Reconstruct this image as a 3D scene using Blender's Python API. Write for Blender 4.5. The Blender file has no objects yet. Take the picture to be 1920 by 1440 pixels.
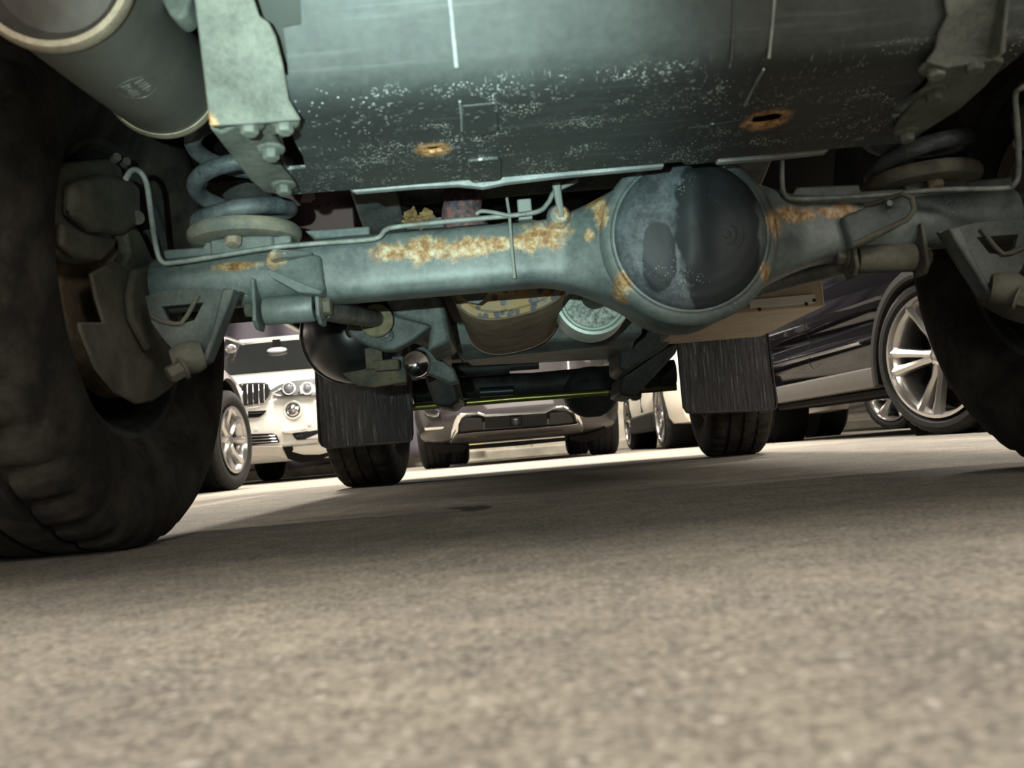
import bpy, bmesh, math, random
from mathutils import Vector, Matrix, noise
random.seed(7)
SC = bpy.context.scene
COL = SC.collection
PI = math.pi

# ------------------------------------------------------------------ camera
F_PX, ROLL, PITCH, CAM_Z = 1640.0, math.atan2(54, 640), math.atan2(129, 1640), 0.09
right0 = Vector((1, 0, 0)); fwd = Vector((0, math.cos(PITCH), math.sin(PITCH))); up0 = Vector((0, -math.sin(PITCH), math.cos(PITCH)))
CR = math.cos(ROLL) * right0 - math.sin(ROLL) * up0
CU = math.sin(ROLL) * right0 + math.cos(ROLL) * up0
CAM = Vector((0, 0, CAM_Z))
cam_data = bpy.data.cameras.new('camera'); cam = bpy.data.objects.new('camera', cam_data); COL.objects.link(cam)
M = Matrix.Identity(4)
for i in range(3):
    M[i][0] = CR[i]; M[i][1] = CU[i]; M[i][2] = -fwd[i]; M[i][3] = CAM[i]
cam.matrix_world = M
cam_data.sensor_width = 36; cam_data.lens = 36 * F_PX / 1920; cam_data.clip_start = 0.02
cam_data.dof.use_dof = True; cam_data.dof.focus_distance = 2.0; cam_data.dof.aperture_fstop = 8
SC.camera = cam

# ------------------------------------------------------------------ view, world, lamps
SC.view_settings.view_transform = 'Standard'; SC.view_settings.look = 'None'
SC.view_settings.exposure = 0.0; SC.view_settings.gamma = 1.0; SC.view_settings.use_curve_mapping = False
W = bpy.data.worlds.new('night'); SC.world = W; W.use_nodes = True
W.node_tree.nodes['Background'].inputs[0].default_value = (1.0, 0.93, 0.85, 1)
W.node_tree.nodes['Background'].inputs[1].default_value = 0.085

def area(name, loc, target, sx, sy, power, col=(1, 0.93, 0.82)):
    d = bpy.data.lights.new(name, 'AREA'); d.shape = 'RECTANGLE'; d.size = sx; d.size_y = sy; d.energy = power; d.color = col
    o = bpy.data.objects.new(name, d); COL.objects.link(o); o.location = loc
    o.rotation_euler = (Vector(target) - Vector(loc)).to_track_quat('-Z', 'Y').to_euler()
    return o
# rows of yard lamps over the parked cars ahead, and over the bay behind the camera
area('yard_lamp', (-2.2, 6.5, 4.6), (-2.2, 6.7, 0), 0.35, 2.4, 560)
area('yard_lamp', (0.9, 6.5, 4.6), (0.9, 6.7, 0), 0.35, 2.4, 560)
area('yard_lamp', (-0.6, 11.4, 4.8), (-0.6, 12.6, 0), 2.4, 0.35, 420)
area('yard_lamp', (3.4, 6.8, 4.8), (3.0, 6.2, 0), 0.35, 2.4, 330)
area('bay_lamp', (0.3, -1.2, 3.4), (0.1, 0.0, 0), 3.2, 1.6, 230)
area('bay_lamp', (1.6, -5.0, 2.4), (0.0, 1.2, 0), 2.6, 0.5, 150)
area('bay_lamp', (3.6, 2.2, 3.2), (1.6, 2.6, 0), 0.3, 1.8, 80)
area('bay_lamp', (-3.4, 2.6, 3.2), (-1.4, 3.0, 0), 0.3, 1.8, 80)
area('flap_glint_lamp', (3.3, -4.4, 1.0), (1.1, 3.3, .35), 0.6, 0.6, 55)  # added unseen lamp, gives the right mud flap its wet highlights
area('flap_glint_lamp', (-1.75, -4.4, 0.85), (-.55, 3.3, .3), 0.6, 0.5, 45)  # another added lamp, for highlights on the left mud flap
# hand torch held just beside the camera, shining up under the car
t = bpy.data.lights.new('torch', 'SPOT'); t.energy = 108; t.spot_size = math.radians(46); t.spot_blend = 1.0; t.color = (0.77, 1.0, 0.93); t.shadow_soft_size = 0.004
to = bpy.data.objects.new('torch', t); COL.objects.link(to); to.location = (-0.10, 0.0, 0.145)

def ray(px, py):
    return (fwd * F_PX + CR * (px - 960) + CU * (720 - py)).normalized()
def P(px, py, Y):
    d = ray(px, py); return CAM + d * (Y / d.y)
def PZ(px, py, z):
    d = ray(px, py); return CAM + d * ((z - CAM_Z) / d.z)
def PX(px, py, x):
    d = ray(px, py); return CAM + d * (x / d.x)
def PP(px, py, p0, n):
    d = ray(px, py); n = Vector(n); return CAM + d * ((Vector(p0) - CAM).dot(n) / d.dot(n))
to.rotation_euler = (P(790, 235, 1.1) - to.location).to_track_quat('-Z', 'Y').to_euler()

# ------------------------------------------------------------------ mesh building
class MB:
    def __init__(s): s.v = []; s.f = []
    def add(s, vs, fs):
        n = len(s.v); s.v += [tuple(v) for v in vs]; s.f += [tuple(i + n for i in f) for f in fs]; return s
    def box(s, lo, hi, rot=None, c=None):
        lo, hi = Vector(lo), Vector(hi)
        vs = [Vector((x, y, z)) for z in (lo.z, hi.z) for y in (lo.y, hi.y) for x in (lo.x, hi.x)]
        if rot is not None:
            c = Vector(c) if c is not None else (lo + hi) / 2; vs = [rot @ (v - c) + c for v in vs]
        return s.add(vs, [(0, 2, 3, 1), (4, 5, 7, 6), (0, 1, 5, 4), (2, 6, 7, 3), (0, 4, 6, 2), (1, 3, 7, 5)])
    def prism(s, pts, vec):
        pts = [Vector(p) for p in pts]; n = len(pts); vec = Vector(vec)
        vs = pts + [p + vec for p in pts]
        return s.add(vs, [tuple(range(n))[::-1], tuple(range(n, 2 * n))] + [(i, (i + 1) % n, n + (i + 1) % n, n + i) for i in range(n)])
    def rings(s, rs, closed=True, cap=True):
        n = len(rs[0]); vs = [p for r in rs for p in r]; fs = []
        for k in range(len(rs) - 1):
            for i in range(n if closed else n - 1):
                j = (i + 1) % n; fs.append((k * n + i, k * n + j, (k + 1) * n + j, (k + 1) * n + i))
        if cap and closed: fs += [tuple(range(n))[::-1], tuple(range((len(rs) - 1) * n, len(rs) * n))]
        return s.add(vs, fs)
    def tube(s, path, r, seg=12, smooth_n=0):
        path = [Vector(p) for p in path]
        if smooth_n: path = catmull(path, smooth_n)
        rr = r if isinstance(r, (list, tuple)) else [r] * len(path)
        if len(rr) != len(path): rr = [rr[0] + (rr[-1] - rr[0]) * i / (len(path) - 1) for i in range(len(path))]
        t = (path[1] - path[0]).normalized(); nrm = t.orthogonal().normalized(); out = []
        for i, p in enumerate(path):
            a = path[max(i - 1, 0)]; b = path[min(i + 1, len(path) - 1)]; t2 = (b - a).normalized()
            nrm = (nrm - t2 * nrm.dot(t2)).normalized(); bn = t2.cross(nrm)
            out.append([p + rr[i] * (math.cos(2 * PI * k / seg) * nrm + math.sin(2 * PI * k / seg) * bn) for k in range(seg)])
        return s.rings(out)
    def lathe(s, o, ax, prof, seg=48, rmod=None, a0=0.0, sy=1.0, upv=None, cap=False):
        o = Vector(o); ax = Vector(ax).normalized()
        upv = Vector(upv) if upv is not None else (Vector((0, 0, 1)) if abs(ax.z) < 0.9 else Vector((0, 1, 0)))
        e1 = (upv - ax * upv.dot(ax)).normalized(); e2 = ax.cross(e1)
        out = []
        for j, (r, h) in enumerate(prof):
            ring = []
            for i in range(seg):
                a = a0 + 2 * PI * i / seg; q = r + (rmod(i, j, r) if rmod else 0)
                ring.append(o + ax * h + q * (math.cos(a) * e1 + sy * math.sin(a) * e2))
            out.append(ring)
        return s.rings(out, cap=cap)
    def cyl(s, a, b, r, seg=20, r2=None):
        a, b = Vector(a), Vector(b); return s.lathe(a, b - a, [(r, 0), (r if r2 is None else r2, (b - a).length)], seg, cap=True)
    def hexbolt(s, p, ax, r=0.011, h=0.009, flange=0.017):
        p = Vector(p); ax = Vector(ax).normalized()
        if flange: s.lathe(p, ax, [(0.0005, 0), (flange, 0), (flange, 0.002), (flange * .8, 0.004), (0.0005, 0.004)], 20)
        return s.lathe(p, ax, [(0.0005, 0.0), (r, 0), (r, h * .85), (r * .85, h), (0.0005, h)], 6, a0=0.3)
    def ball(s, c, r, seg=20, sc=(1, 1, 1)):
        c = Vector(c); rs = []
        for k in range(1, 12):
            th = PI * k / 12; rs.append([c + Vector((sc[0] * r * math.sin(th) * math.cos(2 * PI * i / seg), sc[1] * r * math.sin(th) * math.sin(2 * PI * i / seg), sc[2] * r * math.cos(th))) for i in range(seg)])
        return s.rings(rs)
    def grid(s, g):
        m, n = len(g), len(g[0]); return s.add([p for r in g for p in r], [(i * n + j, i * n + j + 1, (i + 1) * n + j + 1, (i + 1) * n + j) for i in range(m - 1) for j in range(n - 1)])

def catmull(p, n):
    p = [p[0] * 2 - p[1]] + list(p) + [p[-1] * 2 - p[-2]]; out = []
    for i in range(1, len(p) - 2):
        for k in range(n):
            t = k / n; a, b, c, d = p[i - 1], p[i], p[i + 1], p[i + 2]
            out.append(0.5 * ((2 * b) + (c - a) * t + (2 * a - 5 * b + 4 * c - d) * t * t + (3 * b - a - 3 * c + d) * t ** 3))
    out.append(p[-2]); return out

def obj(name, mb, mat, parent=None, smooth=40, bevel=0, bseg=2, subs=0, solid=0):
    me = bpy.data.meshes.new(name); me.from_pydata(mb.v, [], mb.f); me.update()
    bm = bmesh.new(); bm.from_mesh(me)
    bmesh.ops.recalc_face_normals(bm, faces=bm.faces); bm.to_mesh(me); bm.free()
    o = bpy.data.objects.new(name, me); COL.objects.link(o)
    if mat: me.materials.append(mat)
    if parent is not None:
        o.parent = parent
        if parent.type == 'EMPTY' and parent.get('_w'): o.location = -parent.location
    if solid:
        m = o.modifiers.new('solid', 'SOLIDIFY'); m.thickness = solid; m.offset = 0
    if bevel:
        m = o.modifiers.new('bevel', 'BEVEL'); m.width = bevel; m.segments = bseg; m.limit_method = 'ANGLE'; m.angle_limit = math.radians(30)
    if subs:
        m = o.modifiers.new('subd', 'SUBSURF'); m.levels = subs; m.render_levels = subs
    if smooth:
        for p in me.polygons: p.use_smooth = True
        if hasattr(me, 'set_sharp_from_angle'): me.set_sharp_from_angle(angle=math.radians(smooth))
    return o

def cut(o, cutters):
    """take the cutters' volumes out of o's mesh for good"""
    tmp = []
    for mb in cutters:
        me = bpy.data.meshes.new('cutter'); me.from_pydata(mb.v, [], mb.f)
        bm = bmesh.new(); bm.from_mesh(me); bmesh.ops.recalc_face_normals(bm, faces=bm.faces); bm.to_mesh(me); bm.free()
        c = bpy.data.objects.new('cutter', me); COL.objects.link(c)
        if o.parent is not None: c.parent = o.parent; c.location = o.location
        m = o.modifiers.new('cut', 'BOOLEAN'); m.object = c; m.operation = 'DIFFERENCE'; m.solver = 'EXACT'; tmp.append(c)
    bpy.context.view_layer.update()
    dg = bpy.context.evaluated_depsgraph_get(); me = bpy.data.meshes.new_from_object(o.evaluated_get(dg))
    o.modifiers.clear(); old = o.data; o.data = me; me.name = old.name
    for c in tmp: bpy.data.objects.remove(c)
    return o

def thing(name, label, cat, loc=(0, 0, 0), rotz=0, world=True, group=None):
    o = bpy.data.objects.new(name, None); COL.objects.link(o); o.location = loc; o.rotation_euler = (0, 0, rotz)
    o.empty_display_size = 0.2; o['label'] = label; o['category'] = cat
    if world: o['_w'] = 1
    if group: o['group'] = group
    return o
def struct(o): o['kind'] = 'structure'; return o

# ------------------------------------------------------------------ materials
class NT:
    def __init__(s, name):
        s.m = bpy.data.materials.new(name); s.m.use_nodes = True; s.t = s.m.node_tree; s.b = s.t.nodes['Principled BSDF']; s.tc = s.n('ShaderNodeTexCoord').outputs['Object']
    def n(s, typ, **kw):
        x = s.t.nodes.new(typ)
        for k, v in kw.items(): setattr(x, k, v)
        return x
    def l(s, a, b): s.t.links.new(a, b)
    def noise(s, scale, detail=6, rough=.6, vec=None, dist=0):
        x = s.n('ShaderNodeTexNoise'); x.inputs['Scale'].default_value = scale; x.inputs['Detail'].default_value = detail; x.inputs['Roughness'].default_value = rough; x.inputs['Distortion'].default_value = dist
        s.l(vec or s.tc, x.inputs['Vector']); return x.outputs['Fac']
    def map(s, sc, rot=(0, 0, 0), vec=None):
        x = s.n('ShaderNodeMapping'); x.inputs['Scale'].default_value = sc; x.inputs['Rotation'].default_value = rot; s.l(vec or s.tc, x.inputs['Vector']); return x.outputs[0]
    def vor(s, scale, vec=None, feat='F1'):
        x = s.n('ShaderNodeTexVoronoi', feature=feat); x.inputs['Scale'].default_value = scale; s.l(vec or s.tc, x.inputs['Vector']); return x.outputs['Distance']
    def ramp(s, fac, stops):
        x = s.n('ShaderNodeValToRGB'); cr = x.color_ramp
        while len(cr.elements) < len(stops): cr.elements.new(0.5)
        for e, (p, c) in zip(cr.elements, stops):
            e.position = p; e.color = (c, c, c, 1) if not isinstance(c, tuple) else (*c, 1)
        s.l(fac, x.inputs[0]); return x.outputs[0]
    def math(s, op, a, b=None):
        x = s.n('ShaderNodeMath', operation=op)
        for i, q in enumerate((a, b)):
            if q is None: continue
            if isinstance(q, (int, float)): x.inputs[i].default_value = q
            else: s.l(q, x.inputs[i])
        return x.outputs[0]
    def mix(s, fac, a, b):
        x = s.n('ShaderNodeMix', data_type='RGBA')
        for i, q in ((0, fac), (6, a), (7, b)):
            if isinstance(q, (int, float)): x.inputs[i].default_value = q
            elif isinstance(q, tuple): x.inputs[i].default_value = (*q, 1)
            else: s.l(q, x.inputs[i])
        return x.outputs[2]
    def blob(s, c, r):
        a = s.n('ShaderNodeVectorMath', operation='SUBTRACT'); s.l(s.tc, a.inputs[0]); a.inputs[1].default_value = c
        m = s.n('ShaderNodeVectorMath', operation='MULTIPLY'); s.l(a.outputs[0], m.inputs[0]); m.inputs[1].default_value = tuple(1 / q for q in r)
        ln = s.n('ShaderNodeVectorMath', operation='LENGTH'); s.l(m.outputs[0], ln.inputs[0])
        return s.math('SUBTRACT', 1.0, ln.outputs['Value'])
    def blobs(s, pts):
        cur = None
        for c, r in pts:
            b = s.blob(tuple(c), r); cur = b if cur is None else s.math('MAXIMUM', cur, b)
        return cur
    def bump(s, h, strength, dist=0.002):
        x = s.n('ShaderNodeBump'); x.inputs['Strength'].default_value = strength; x.inputs['Distance'].default_value = dist; s.l(h, x.inputs['Height']); s.l(x.outputs[0], s.b.inputs['Normal'])
    def done(s, col=None, rough=.5, metal=0.0, spec=.5, coat=0.0):
        for k, q in (('Base Color', col), ('Roughness', rough), ('Metallic', metal), ('Specular IOR Level', spec), ('Coat Weight', coat)):
            if q is None: continue
            if isinstance(q, tuple): s.b.inputs[k].default_value = (*q, 1)
            elif isinstance(q, (int, float)): s.b.inputs[k].default_value = q
            else: s.l(q, s.b.inputs[k])
        s.b.inputs['Coat Roughness'].default_value = 0.03
        return s.m

def grime(name, c1, c2, scale=14, rough=.62, metal=0.0, rust=(), oil_shade=(), fleck=0.0, bump=.25, fine=(0, 0, 0), spec=.4, dust_lo=.4, dust_hi=.66):
    """dirty painted steel: c1 under road dust c2, rust where it has eaten in, pale stone chips"""
    k = NT(name); n1 = k.noise(scale, 8, .65); n2 = k.noise(scale * 11, 4, .6)
    f = k.math('ADD', k.math('MULTIPLY', n1, .75), k.math('MULTIPLY', n2, .25))
    col = k.mix(k.ramp(f, [(dust_lo, 0.0), (dust_hi, 1.0)]), c1, c2)
    if rust:
        nr = k.noise(26, 9, .78, dist=.5); mask = k.math('ADD', k.blobs(rust), k.math('MULTIPLY', k.math('SUBTRACT', nr, .5), 2.3))
        mk = k.ramp(mask, [(.22, 0.0), (.55, 1.0)])
        rc = k.ramp(k.noise(70, 6, .7), [(.3, (.09, .055, .03)), (.44, (.25, .135, .05)), (.52, (.36, .25, .13)), (.60, (.45, .38, .25)), (.7, (.50, .48, .40))])
        col = k.mix(mk, col, rc)
    if oil_shade:
        no = k.noise(30, 6, .6); mo = k.ramp(k.math('ADD', k.blobs(oil_shade), k.math('MULTIPLY', k.math('SUBTRACT', no, .5), .5)), [(.2, 0.0), (.26, 1.0)])
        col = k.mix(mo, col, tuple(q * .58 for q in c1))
    if fleck:
        v = k.vor(260); fm = k.math('MULTIPLY', k.ramp(v, [(.14, 1.0), (.22, 0.0)]), k.ramp(k.noise(9, 3), [(.60, 0.0), (.68, fleck)]))
        col = k.mix(fm, col, (.62, .68, .66))
    k.bump(f, bump, .003)
    return k.done(col, rough, metal, spec)

def plain(name, c, rough=.5, metal=0.0, coat=0.0, var=.15, scale=20, spec=.5, bump=0):
    k = NT(name); f = k.noise(scale, 5)
    col = k.mix(f, tuple(q * (1 - var) for q in c), tuple(min(1, q * (1 + var)) for q in c))
    if bump: k.bump(k.noise(scale * 6, 4), bump, .002)
    return k.done(col, rough, metal, spec, coat)

def glass(name, tint, alpha):
    k = NT(name); k.done(tint, .03, 0, .6); k.b.inputs['Alpha'].default_value = alpha
    f = k.noise(3, 2); k.l(k.ramp(f, [(0, .02), (1, .06)]), k.b.inputs['Roughness']); return k.m
# ------------------------------------------------------------------ floor and walls
k = NT('tarmac')
big = k.noise(1.7, 6, .6); mid = k.noise(28, 8, .7); fin = k.noise(210, 4, .65)
v1 = k.vor(260); v2 = k.vor(95)
base = k.mix(k.ramp(mid, [(.34, 0.0), (.66, 1.0)]), (.155, .138, .114), (.375, .334, .275))
base = k.mix(k.ramp(k.noise(9, 5, .6), [(.42, 0.0), (.66, .75)]), base, (.13, .122, .112))
base = k.mix(k.ramp(fin, [(.46, 0.0), (.64, .8)]), base, (.48, .435, .365))
base = k.mix(k.ramp(k.noise(120, 5, .7), [(.36, .8), (.48, 0.0)]), base, (.085, .075, .065))
chip = k.math('MULTIPLY', k.ramp(v2, [(.16, 1.0), (.26, 0.0)]), k.ramp(k.noise(60, 2), [(.55, 0.0), (.62, .8)]))
base = k.mix(chip, base, (.60, .57, .52))
pit = k.math('MULTIPLY', k.ramp(v1, [(.20, 1.0), (.32, 0.0)]), k.ramp(k.noise(24, 3), [(.45, 0.0), (.6, .75)]))
base = k.mix(pit, base, (.055, .05, .045))
base = k.mix(k.ramp(big, [(.42, 0.0), (.66, .35)]), base, (.10, .095, .09))
sp = PZ(892, 953, 0); sp2 = PZ(1150, 965, 0); sp3 = PZ(1020, 905, 0)
st = k.blobs([(sp, (.038, .10, 1)), ((sp.x - .03, sp.y + .05, 0), (.03, .05, 1))])
st = k.ramp(k.math('ADD', st, k.math('MULTIPLY', k.math('SUBTRACT', k.noise(55, 5), .5), 1.0)), [(.2, 0.0), (.4, .85)])
base = k.mix(st, base, (.03, .028, .025))
hh = k.math('ADD', k.math('MULTIPLY', mid, .6), k.math('MULTIPLY', fin, .5)); k.bump(hh, .55, .004)
TARMAC = k.done(base, .82, 0, .3)
struct(obj('floor', MB().box((-14, -6, -.1), (14, 18, 0)), TARMAC))

k = NT('concrete'); c = k.mix(k.ramp(k.noise(3, 7, .65), [(.35, 0.0), (.7, 1.0)]), (.38, .35, .29), (.62, .58, .49))
c = k.mix(k.ramp(k.noise(.8, 4), [(.5, 0.0), (.7, .5)]), c, (.30, .28, .24)); k.bump(k.noise(40, 5), .3, .004)
CONCRETE = k.done(c, .85)
struct(obj('wall_back', MB().box((-14, 14.0, 0), (14, 14.3, 2.6)), CONCRETE, bevel=.01))
w = MB()
for i in range(-6, 7): w.box((i * 2.1 - .02, 13.93, 0), (i * 2.1 + .22, 14.05, 2.6))
struct(obj('trim_1', w, CONCRETE, bevel=.008))
struct(obj('baseboard_back', MB().box((-14, 13.55, 0), (14, 14.0, .16)), CONCRETE, bevel=.02))
YPIPE = plain('yellow_pipe_paint', (.62, .42, .10), .5)
pp = obj('pipe', MB().tube([(-8, 13.5, .25), (-3, 13.5, .26), (-.5, 13.5, .25)], .035, 12), YPIPE)
pp['label'] = 'yellow ochre pipe along the foot of the pale wall under the white SUV'; pp['category'] = 'pipe'
# grey-violet tarpaulin hung over the wall
g = []
for i in range(90):
    x = -7.2 + i * .065
    g.append([Vector((x, 13.6 - .10 * math.sin(i * .55 + .9 * math.sin(j * .5 + i * .07)) * (.4 + j / 20) - .02 * j, .155 + (3.9 - .155) * (1 - j / 20) + .03 * math.sin(i * .4))) for j in range(21)])
tp = obj('tarpaulin', MB().grid(g), plain('tarpaulin_cloth', (.085, .075, .095), .75, var=.2, scale=6), solid=.006)
tp['label'] = 'grey-violet tarpaulin hanging in folds on the wall behind the white SUV'; tp['category'] = 'tarpaulin'

# ------------------------------------------------------------------ materials of the car overhead
RA = 1.27                                   # rear axle's distance
def rp(px, py, Y, rx, ry=.2, rz=None): return (P(px, py, Y), (rx, ry, rz or rx))
ZB = P(950, 328, 1.02).z
def guard_mat():
    k = NT('guard_steel'); n1 = k.noise(9, 8, .65); n2 = k.noise(120, 4, .6)
    f = k.math('ADD', k.math('MULTIPLY', n1, .7), k.math('MULTIPLY', n2, .3))
    col = k.mix(k.ramp(f, [(.38, 0.0), (.68, 1.0)]), (.029, .036, .036), (.061, .075, .073))
    col = k.mix(k.ramp(k.noise(1, 4, .6, k.map((3, 60, 60))), [(.56, 0.0), (.7, .35)]), col, (.16, .18, .175))
    sx = k.n('ShaderNodeSeparateXYZ'); k.l(k.tc, sx.inputs[0])
    low = k.ramp(k.math('SUBTRACT', sx.outputs['Z'], ZB - .01), [(.011, 1.0), (.020, 0.0)])          # the skid face scrapes, the upright face does not
    col = k.mix(k.math('MULTIPLY', low, .45), col, (.030, .034, .034))  # shade put into the colour: underside darker than the upright face
    fm = k.math('MULTIPLY', k.ramp(k.vor(330), [(.20, 1.0), (.34, 0.0)]), k.ramp(k.noise(16, 4, .7, dist=.6), [(.53, 0.0), (.62, 1.0)]))
    fm2 = k.math('MULTIPLY', k.ramp(k.vor(150), [(.10, 1.0), (.16, 0.0)]), k.ramp(k.noise(7, 3), [(.5, 0.0), (.6, 1.0)]))
    s1 = k.math('MULTIPLY', k.ramp(k.vor(1, k.map((70, 420, 1), (0, 0, -.5))), [(.12, 1.0), (.2, 0.0)]), k.ramp(k.noise(13, 3), [(.54, 0.0), (.62, 1.0)]))
    s2 = k.math('MULTIPLY', k.ramp(k.vor(1, k.map((500, 35, 1), (0, 0, .75))), [(.10, .7), (.18, 0.0)]), k.ramp(k.noise(6, 3), [(.52, 0.0), (.62, 1.0)]))
    m = k.math('MAXIMUM', k.math('MAXIMUM', fm, fm2), k.math('MAXIMUM', s1, s2)); m = k.math('MULTIPLY', k.math('MINIMUM', m, 1.0), low)
    col = k.mix(m, col, (.66, .72, .69))
    for c, r in ((PZ(811, 277, ZB), .022), (PZ(1437, 222, ZB), .030)):
        mk = k.ramp(k.math('ADD', k.blobs([(c, (r, r * 1.15, .2))]), k.math('MULTIPLY', k.math('SUBTRACT', k.noise(70, 6, .7), .5), .9)), [(.0, 0.0), (.4, 1.0)])
        col = k.mix(mk, col, k.ramp(k.noise(120, 5, .7), [(.35, (.12, .05, .02)), (.5, (.38, .20, .07)), (.62, (.50, .40, .24))]))
    k.bump(k.math('ADD', f, k.math('MULTIPLY', m, .3)), .22, .002)
    return k.done(col, .5, .1, .4)
GUARD = guard_mat()
STRAP = grime('strap_steel', (.042, .050, .044), (.122, .138, .118), 20, .7, 0, bump=.5, rust=[(PZ(395, 235, .405), (.012, .02, .02))], dust_lo=.35, dust_hi=.62)
EDGE = grime('flange_steel', (.17, .20, .20), (.34, .38, .38), 30, .5, .2, rust=[(PZ(1240, 305, .395), (.018, .03, .03))])
AXLE = grime('axle_paint', (.064, .083, .083), (.18, .215, .205), 12, .5, .1, fleck=.8, bump=.3, dust_lo=.38, dust_hi=.7, rust=[
    rp(735, 472, 1.21, .05, .1, .026), rp(800, 466, 1.21, .07, .1, .032), rp(880, 462, 1.21, .08, .1, .022), rp(950, 454, 1.21, .07, .1, .018), rp(1015, 442, 1.21, .06, .1, .034),
    rp(1052, 402, 1.21, .02, .1, .022), rp(1112, 365, 1.2, .018, .1, .035), rp(1104, 444, 1.2, .012, .1, .014), rp(1125, 405, 1.2, .012, .1, .05), rp(1165, 535, 1.2, .02, .1, .035),
    rp(1432, 430, 1.2, .03, .1, .035), rp(1490, 405, 1.22, .06, .1, .018), rp(1555, 398, 1.22, .05, .1, .014), rp(1418, 340, 1.2, .014, .1, .03), rp(1420, 515, 1.2, .014, .1, .025),
    rp(520, 490, 1.2, .022, .1, .025), rp(440, 500, 1.22, .05, .1, .010)])
COVER = grime('diff_cover_paint', (.048, .060, .066), (.165, .195, .215), 18, .55, .1, fleck=.8, bump=.12, spec=.35, oil_shade=[rp(1236, 480, 1.13, .028, .1, .062), rp(1345, 440, 1.14, .075, .1, .16)])  # left blob is oil; broad right blob paints the dome's shaded side
HUB = grime('hub_grime', (.034, .035, .028), (.115, .112, .088), 16, .85, 0, bump=.6, dust_lo=.3, dust_hi=.65)
BLACKS = grime('black_chassis', (.012, .014, .014), (.05, .058, .056), 12, .6, 0, bump=.25)
CHASSIS = grime('chassis_paint', (.05, .062, .062), (.15, .17, .165), 14, .55, .1, bump=.3, rust=[(Vector((.02, 1.85, .38)), (.04, .04, .03))])
SPRING = grime('spring_paint', (.035, .048, .055), (.14, .165, .165), 24, .55, .1, bump=.35)
SEAT = grime('spring_seat_rust', (.10, .115, .105), (.24, .22, .16), 22, .75, 0, bump=.4)
PIPE = grime('brake_pipe_grime', (.12, .14, .13), (.28, .31, .29), 40, .6, .2)
SILENCER = grime('tailbox_steel', (.11, .112, .098), (.19, .195, .17), 7, .45, .35, bump=.12, dust_lo=.3, dust_hi=.75)
CAPSTEEL = grime('tailbox_end_steel', (.045, .040, .036), (.085, .078, .068), 9, .6, .3, bump=.1)
RIMSTEEL = grime('tailbox_rim', (.22, .19, .14), (.42, .38, .29), 30, .5, .6, bump=.2)
RUSTY = grime('rusty_exhaust', (.075, .06, .048), (.25, .19, .125), 16, .75, .1, bump=.4, dust_lo=.3, dust_hi=.65)
k = NT('rust_spotted_end'); vv = k.vor(55, k.tc); c = k.mix(k.ramp(k.math('ADD', vv, k.math('MULTIPLY', k.noise(60), .6)), [(.58, 0.0), (.74, 1.0)]), (.09, .10, .125), (.36, .255, .12))
c = k.mix(k.ramp(k.noise(25), [(.5, 0.0), (.62, .6)]), c, (.22, .23, .22)); k.bump(vv, .3, .003); SPOTTED = k.done(c, .75)
k = NT('rust_pipe'); c = k.mix(k.ramp(k.noise(90, 4), [(.4, 0.0), (.6, 1.0)]), (.05, .06, .085), (.24, .12, .10)); RPIPE = k.done(c, .8)
k = NT('tyre_rubber'); c = k.mix(k.ramp(k.noise(14, 7, .65), [(.42, 0.0), (.7, 1.0)]), (.013, .012, .010), (.050, .045, .037))
k.bump(k.noise(60, 6), .35, .004); TYRE = k.done(c, .85, 0, .25)
k = NT('wet_rubber_flap'); mp = k.map((120, 120, 7)); nz = k.noise(1, 5, .6, mp, .9)
c = k.mix(nz, (.006, .0055, .006), (.026, .024, .025)); k.bump(nz, .8, .006); FLAP = k.done(c, k.ramp(nz, [(.4, .22), (.6, .5)]), 0, .5)
CREAM = grime('cream_box_paint', (.40, .33, .24), (.56, .48, .36), 14, .7, 0, bump=.15)
STRIPM = plain('white_strip', (.72, .70, .64), .5)
BRASS = plain('olive_zinc_bar', (.33, .34, .10), .28, .85)
DRUMW = grime('galvanised_disc', (.16, .19, .17), (.60, .68, .62), 90, .6, .3, bump=.4, dust_lo=.4, dust_hi=.6)
DRUMR = plain('pale_rim', (.52, .60, .56), .45, .3)
FLOORP = plain('dull_maroon_floor', (.10, .062, .062), .7)
MUD = grime('dried_mud', (.12, .075, .03), (.40, .27, .12), 60, .95, 0, bump=1.0)
WASHER = grime('yellowed_washer', (.13, .115, .065), (.26, .23, .14), 40, .75)
NUT = grime('rusty_bolt', (.20, .17, .12), (.38, .33, .24), 60, .75)
CHROMEB = plain('shiny_metal', (.75, .77, .78), .15, 1.0)
LINK = grime('link_rod_paint', (.05, .058, .058), (.20, .22, .21), 30, .5, .2)
STRIPG = plain('pale_strap_plastic', (.19, .215, .20), .5)

car = thing('car', 'grey-green underside of the off-road car overhead, with rear axle, tank guard and muddy tyres', 'car', (.1185, 2.4, 0))
def part(name, mb, mat, **kw): return obj(name, mb, mat, car, **kw)
VX = .1185
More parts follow.
